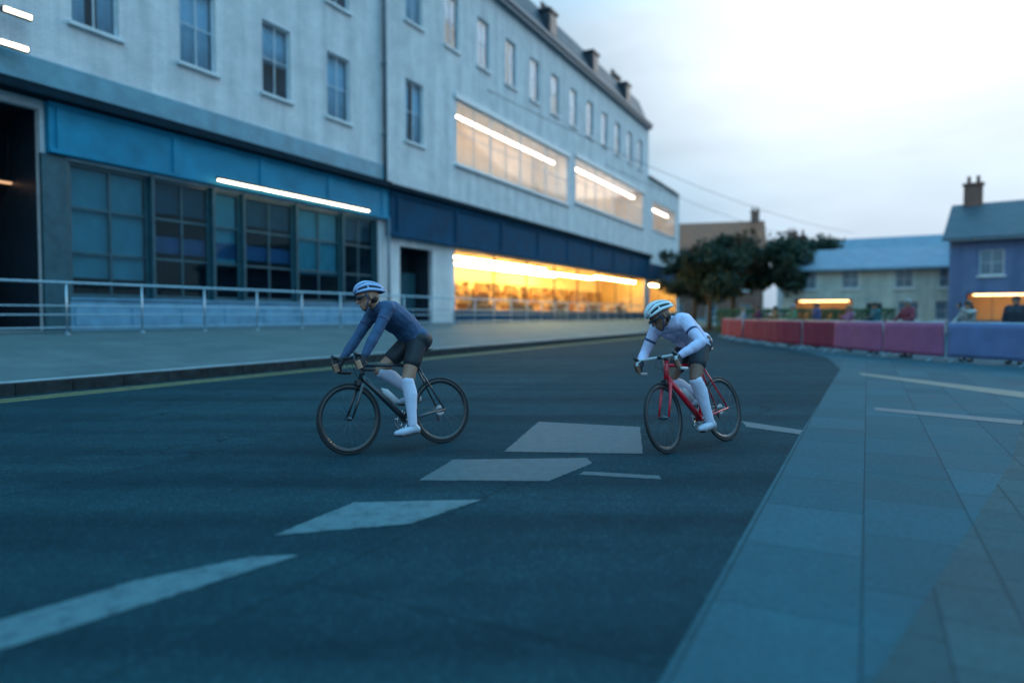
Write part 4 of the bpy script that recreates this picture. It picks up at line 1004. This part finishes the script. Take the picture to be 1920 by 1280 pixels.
    remeshed('shorts', sm, .009, shorts, e, 4)
    for y in (1, -1):
        b = MB(); calf(b, y, .008, .1); remeshed('leg_warmer', b, .008, legm, e, 3, .006)
        b = MB(); foot = Q(y); b.capsule(ank[y]+Vector((-.012, 0, -.03)), ank[y]+Vector((-.04, 0, -.055)), .042, .038); b.capsule(ank[y]+Vector((-.03, 0, -.05)), foot+Vector((.03, 0, .036)), .041, .040); b.capsule(foot+Vector((.03, 0, .036)), foot+Vector((.085, 0, .032)), .040, .028)
        so = remeshed('shoe', b, .007, M['shoe_white'], e, 3)
        b = MB(); b.tube([ank[y]+Vector((-.07, 0, -.088)), foot+Vector((-.02, 0, .004)), foot+Vector((.10, 0, .010))], [.024, .034, .022], 12, flat=.3); b.build('sole', M['shoe_sole'], so)
        b = MB(); hand_grip(b, wr[y], gc[y], ax[y]*(-1), sh[y]-gc[y]); b2 = MB(); k0 = gc[y]
        bk = (sh[y]-gc[y]); bk = (bk-ax[y]*bk.dot(ax[y])).normalized(); kk = gc[y]+bk*.039
        b2.capsule(wr[y], kk, .031, .027); b2.capsule(kk-ax[y]*.028, kk+ax[y]*.028, .0225)
        remeshed('glove', b2, .006, glove, e, 2)
    helmet(e, Pf, Pf(0, 0, .028), hf, up, helmat)
    b = MB(); 
    b.tube([Pf(.03, .086, .012), Pf(.08, .062, .008), Pf(.104, .03, .004), Pf(.108, 0, .010), Pf(.104, -.03, .004), Pf(.08, -.062, .008), Pf(.03, -.086, .012)], [.004, .013, .018, .007, .018, .013, .004], 10, flat=1.0); b.build('sunglasses', M['lens'], e)
    hb = MB(); hb.ellipsoid(Pf(-.035, 0, -.02), .06, .078, .06); hb.build('hair', M['hair'], e)

def place(o, loc, heading, lean):
    # heading: direction of travel; lean to the rider's right in degrees
    yaw = math.atan2(heading.y, heading.x)
    o.matrix_world = Matrix.Translation(loc) @ Matrix.Rotation(yaw, 4, 'Z') @ Matrix.Rotation(R(lean), 4, 'X')
hd1 = Vector((-.76, -.65, 0))
e1 = empty('racing_bicycle', (0, 0, 0)); tag(e1, 'red racing bicycle under the rider in the white jersey', 'bicycle', 'racing bicycles')
Q1, H1, st1 = bicycle(e1, M['red_frame'], M['tape_white'], -46, 7)
p1 = empty('person', (0, 0, 0))
rider(p1, 'cyclist in white jersey, white leg warmers and white helmet, crouched on red bicycle', dict(hip=(-.10, 0, 1.02), waist=(0.0, 0, 1.145), chest=(.135, 0, 1.215), neck=(.265, 0, 1.245), head=(.37, 0, 1.31), look=(.80, -.45, -.42)), Q1, H1, M['jersey_white'], M['warmer_white'], M['helmet_white'], M['glove'], M['skin_dark'], M['shorts_black'])
LOC1 = Vector((1.92, 6.74, 0))
place(e1, LOC1, hd1, 12.5); place(p1, LOC1, hd1, 12.5)
hd2 = Vector((-.80, -.60, 0))
e2 = empty('racing_bicycle', (0, 0, 0)); tag(e2, 'black racing bicycle under the rider in the navy jersey', 'bicycle', 'racing bicycles')
Q2, H2, st2 = bicycle(e2, M['black_frame'], M['tape_black'], -60, 6)
p2 = empty('person', (0, 0, 0))
rider(p2, 'cyclist in navy jersey, white leg warmers and pale blue helmet on black bicycle', dict(hip=(-.17, 0, 1.06), waist=(-.06, 0, 1.21), chest=(.10, 0, 1.32), neck=(.21, 0, 1.39), head=(.305, 0, 1.485), look=(.95, -.2, -.14)), Q2, H2, M['jersey_navy'], M['warmer_white'], M['helmet_blue'], M['glove'], M['skin'], M['shorts_black'])
LOC2 = Vector((-1.02, 6.65, 0))
place(e2, LOC2, hd2, 9); place(p2, LOC2, hd2, 9)

# ------------------------------------------------------------------ spectators behind the barriers
def cloth(n, c): 
    if n not in M: M[n] = simple(n, c, .8, scale=8, var=.15, bump=.15, bscale=40)
    return M[n]
M['hair_fair'] = simple('fair hair', (.22, .14, .07), .6, scale=30, var=.3, bump=.5)
M['hair_grey'] = simple('grey hair', (.22, .22, .23), .6, scale=30, var=.3, bump=.5)
M['jeans'] = simple('dark jeans', (.025, .045, .09), .8, scale=12, var=.25, bump=.1)
def open_hand(b, w_, d_, side):
    w_, d_, side = Vector(w_), Vector(d_).normalized(), Vector(side).normalized(); n_ = d_.cross(side)
    pc = w_+d_*.055; b.capsule(w_, pc, .024, .022)
    for o in (-.027, -.009, .009, .027): b.capsule(w_+side*o*.7+d_*.01, pc+side*o+d_*.03, .013, .012)
    for o, l in ((-.029, .055), (-.010, .07), (.010, .066), (.029, .05)):
        p = pc+side*o+d_*.035; q = p+d_*l*.55-n_*.006; b.capsule(p, q, .0095, .009, 8, 3); b.capsule(q, q+d_*l*.4-n_*.018, .009, .008, 8, 3)
    b.capsule(w_+side*.02+d_*.02, pc+side*.045+d_*.015, .012, .010, 8, 3); b.capsule(pc+side*.045+d_*.015, pc+side*.05+d_*.042, .010, .009, 8, 3)
def spectator(loc, ang, k, pose, jc, hair, label, long_hair=False, turn=0, hat=None):
    e = empty('person', loc, ang); tag(e, label, 'person', 'spectators behind the barriers')
    V = lambda x, y, z: Vector((x, y, z))*k
    b = MB(); hip = V(0, 0, .93); ch = V(.0, 0, 1.27); nk = V(-.01, 0, 1.46); hd_ = V(.015, 0, 1.60)
    legs = {}
    for y in (1, -1):
        h, kn, an = V(0, y*.085, .92), V(.025, y*.105, .50), V(-.02, y*.115, .09); legs[y] = (h, kn, an)
        b.capsule(h, kn, .08*k, .055*k); b.capsule(kn, kn.lerp(an, .35)+V(-.015, 0, 0), .054*k, .055*k); b.capsule(kn.lerp(an, .35)+V(-.015, 0, 0), an, .055*k, .035*k); b.capsule(an, an+V(.12, y*.02, -.045), .035*k, .03*k)
    def torso(b, g):
        b.capsule(V(0, .07, .94), V(0, -.07, .94), .105*k+g)
        for y in (1, -1): b.capsule(V(0, y*.055, 1.0), V(0, y*.075, 1.28), .10*k+g, .108*k+g); b.capsule(V(0, y*.06, 1.33), V(-.01, y*.14, 1.40), .085*k+g, .062*k+g)
        b.capsule(V(0, 0, 1.33), nk-V(0, 0, .03), .09*k+g, .058*k+g)
    torso(b, 0); b.capsule(nk-V(0, 0, .05), hd_-V(.01, 0, .04), .055*k, .05*k)
    arms = {}
    tg = {'rail': ((.33, .20, 1.12), (.33, -.20, 1.12)), 'folded': ((.19, -.10, 1.18), (.23, .10, 1.22)), 'phone': ((.30, .05, 1.50), (.33, -.16, 1.12)), 'down': ((.05, .24, .86), (.06, -.24, .88)), 'clap': ((.30, .03, 1.30), (.30, -.03, 1.30))}[pose]
    for y, t_ in ((1, tg[0]), (-1, tg[1])):
        sh = V(-.01, y*.185, 1.40); t_ = Vector(t_) if pose == 'rail' else V(*t_)
        el, w_ = ik(sh, t_, .29*k, .25*k, (-.5, y*.6, -.4)); arms[y] = (sh, el, w_)
        b.capsule(sh, el, .052*k, .042*k); b.capsule(el, w_, .042*k, .027*k)
        d_ = (w_-el).normalized()
        if pose == 'rail': d_ = Vector((.8, 0, -.55))
        open_hand(b, w_, d_, Vector((0, -y, 0)) if abs(d_.y) < .8 else Vector((0, 0, 1)))
    f = Vector((math.cos(turn), math.sin(turn), -.08)); P, s_ = head_parts(b, hd_, f, (0, 0, 1))
    remeshed('body', b, .0085, M['skin'], e, 2); eyes(P, e)
    j = MB(); torso(j, .022); j.capsule(V(0, .06, .90), V(0, -.06, .90), .125*k)
    for y in (1, -1):
        sh, el, w_ = arms[y]; j.capsule(sh, el, .066*k, .058*k); j.capsule(el, el.lerp(w_, .9), .056*k, .042*k)
    j.capsule(nk-V(0, .0, .05), nk+V(-.005, 0, .0), .072*k, .066*k)
    remeshed('jacket', j, .013, jc, e, 3, .012)
    t = MB(); t.capsule(V(0, .06, .92), V(0, -.06, .92), .115*k)
    for y in (1, -1): h, kn, an = legs[y]; t.capsule(h, kn, .092*k, .07*k); t.capsule(kn, an, .068*k, .056*k)
    remeshed('trousers', t, .013, M['jeans'], e, 3)
    for y in (1, -1):
        an = legs[y][2]; t = MB(); t.capsule(an+V(-.02, 0, -.05), an+V(.13, y*.02, -.05), .042*k, .038*k); t.capsule(an, an+V(0, 0, -.04), .044*k, .044*k); remeshed('shoe', t, .012, M['shoe_sole'], e, 2)
    hb = MB()
    hb.capsule(P(-.03, 0, .03), P(.018, 0, .038), .090, .084); hb.capsule(P(-.05, 0, -.03), P(-.03, 0, .03), .072, .086)
    if long_hair:
        for y in (.05, 0, -.05): hb.capsule(P(-.06, y, -.0), P(-.075, y*1.2, -.17), .05, .045)
    ho = remeshed('hair', hb, .010, hair, e, 1, .012)
    if pose == 'phone':
        w_ = arms[1][2]; c = MB(); c.box(-.005, .005, -.038, .038, -.075, .075, Matrix.Translation(w_+Vector((.03, 0, .09)))); pe = c.build('phone', M['carbon'], None, bevel=.004)
        pe.matrix_world = Matrix.Translation(loc) @ Matrix.Rotation(ang, 4, 'Z'); tag(pe, 'black phone held up by a spectator behind the banners', 'phone')
specs = [(2.6, 1.02, 'rail', (.05, .09, .24), 'hair', 'spectator in blue jacket with both hands on a lilac blue banner barrier', 0, .3),
 (4.6, .97, 'folded', (.16, .05, .16), 'hair_fair', 'spectator in purple jacket with long fair hair, arms folded', 1, .2),
 (6.1, 1.05, 'down', (.03, .035, .05), 'hair', 'spectator in black jacket, arms hanging, behind the pink banners', 0, .1),
 (7.3, .98, 'phone', (.30, .30, .28), 'hair', 'spectator in pale grey jacket holding up a phone', 1, .3),
 (9.4, 1.03, 'rail', (.20, .03, .05), 'hair_grey', 'grey haired spectator in red jacket leaning on a pink banner barrier', 0, .2),
 (11.3, 1.0, 'folded', (.03, .12, .14), 'hair', 'spectator in teal jacket with arms folded', 0, 0),
 (12.8, .95, 'clap', (.28, .10, .17), 'hair_fair', 'spectator in rose jacket clapping hands', 1, .1),
 (15.4, 1.04, 'down', (.05, .07, .17), 'hair', 'spectator in dark blue jacket behind the crimson banners, arms hanging', 0, .2),
 (16.4, 1.0, 'rail', (.10, .16, .08), 'hair_grey', 'grey haired spectator in green jacket leaning on a crimson banner barrier', 0, .1),
 (19.0, .98, 'clap', (.22, .12, .05), 'hair', 'spectator in brown jacket clapping hands', 0, .1),
 (22.0, 1.03, 'folded', (.12, .03, .07), 'hair', 'spectator in maroon jacket with arms folded', 0, 0),
 (24.6, .99, 'rail', (.25, .27, .30), 'hair_fair', 'spectator in light grey jacket leaning on a far crimson banner barrier', 1, 0)]
for t, k, pose, c, hr, lab, lh, turn in specs:
    q, d_ = along(t); nrm_ = Vector((d_.y, -d_.x, 0)); nrm_ = nrm_ if nrm_.x > 0 else -nrm_
    pos = q+nrm_*(.42 if pose == 'rail' else rnd.uniform(.5, .9)); f = -nrm_
    spectator(Vector((pos.x, pos.y, .006)), math.atan2(f.y, f.x)+(0 if pose == 'rail' else rnd.uniform(-.2, .2)), k, pose, cloth('jacket '+lab.split(' jacket')[0].split()[-1]+str(int(t)), c), M[hr], lab, bool(lh), turn)
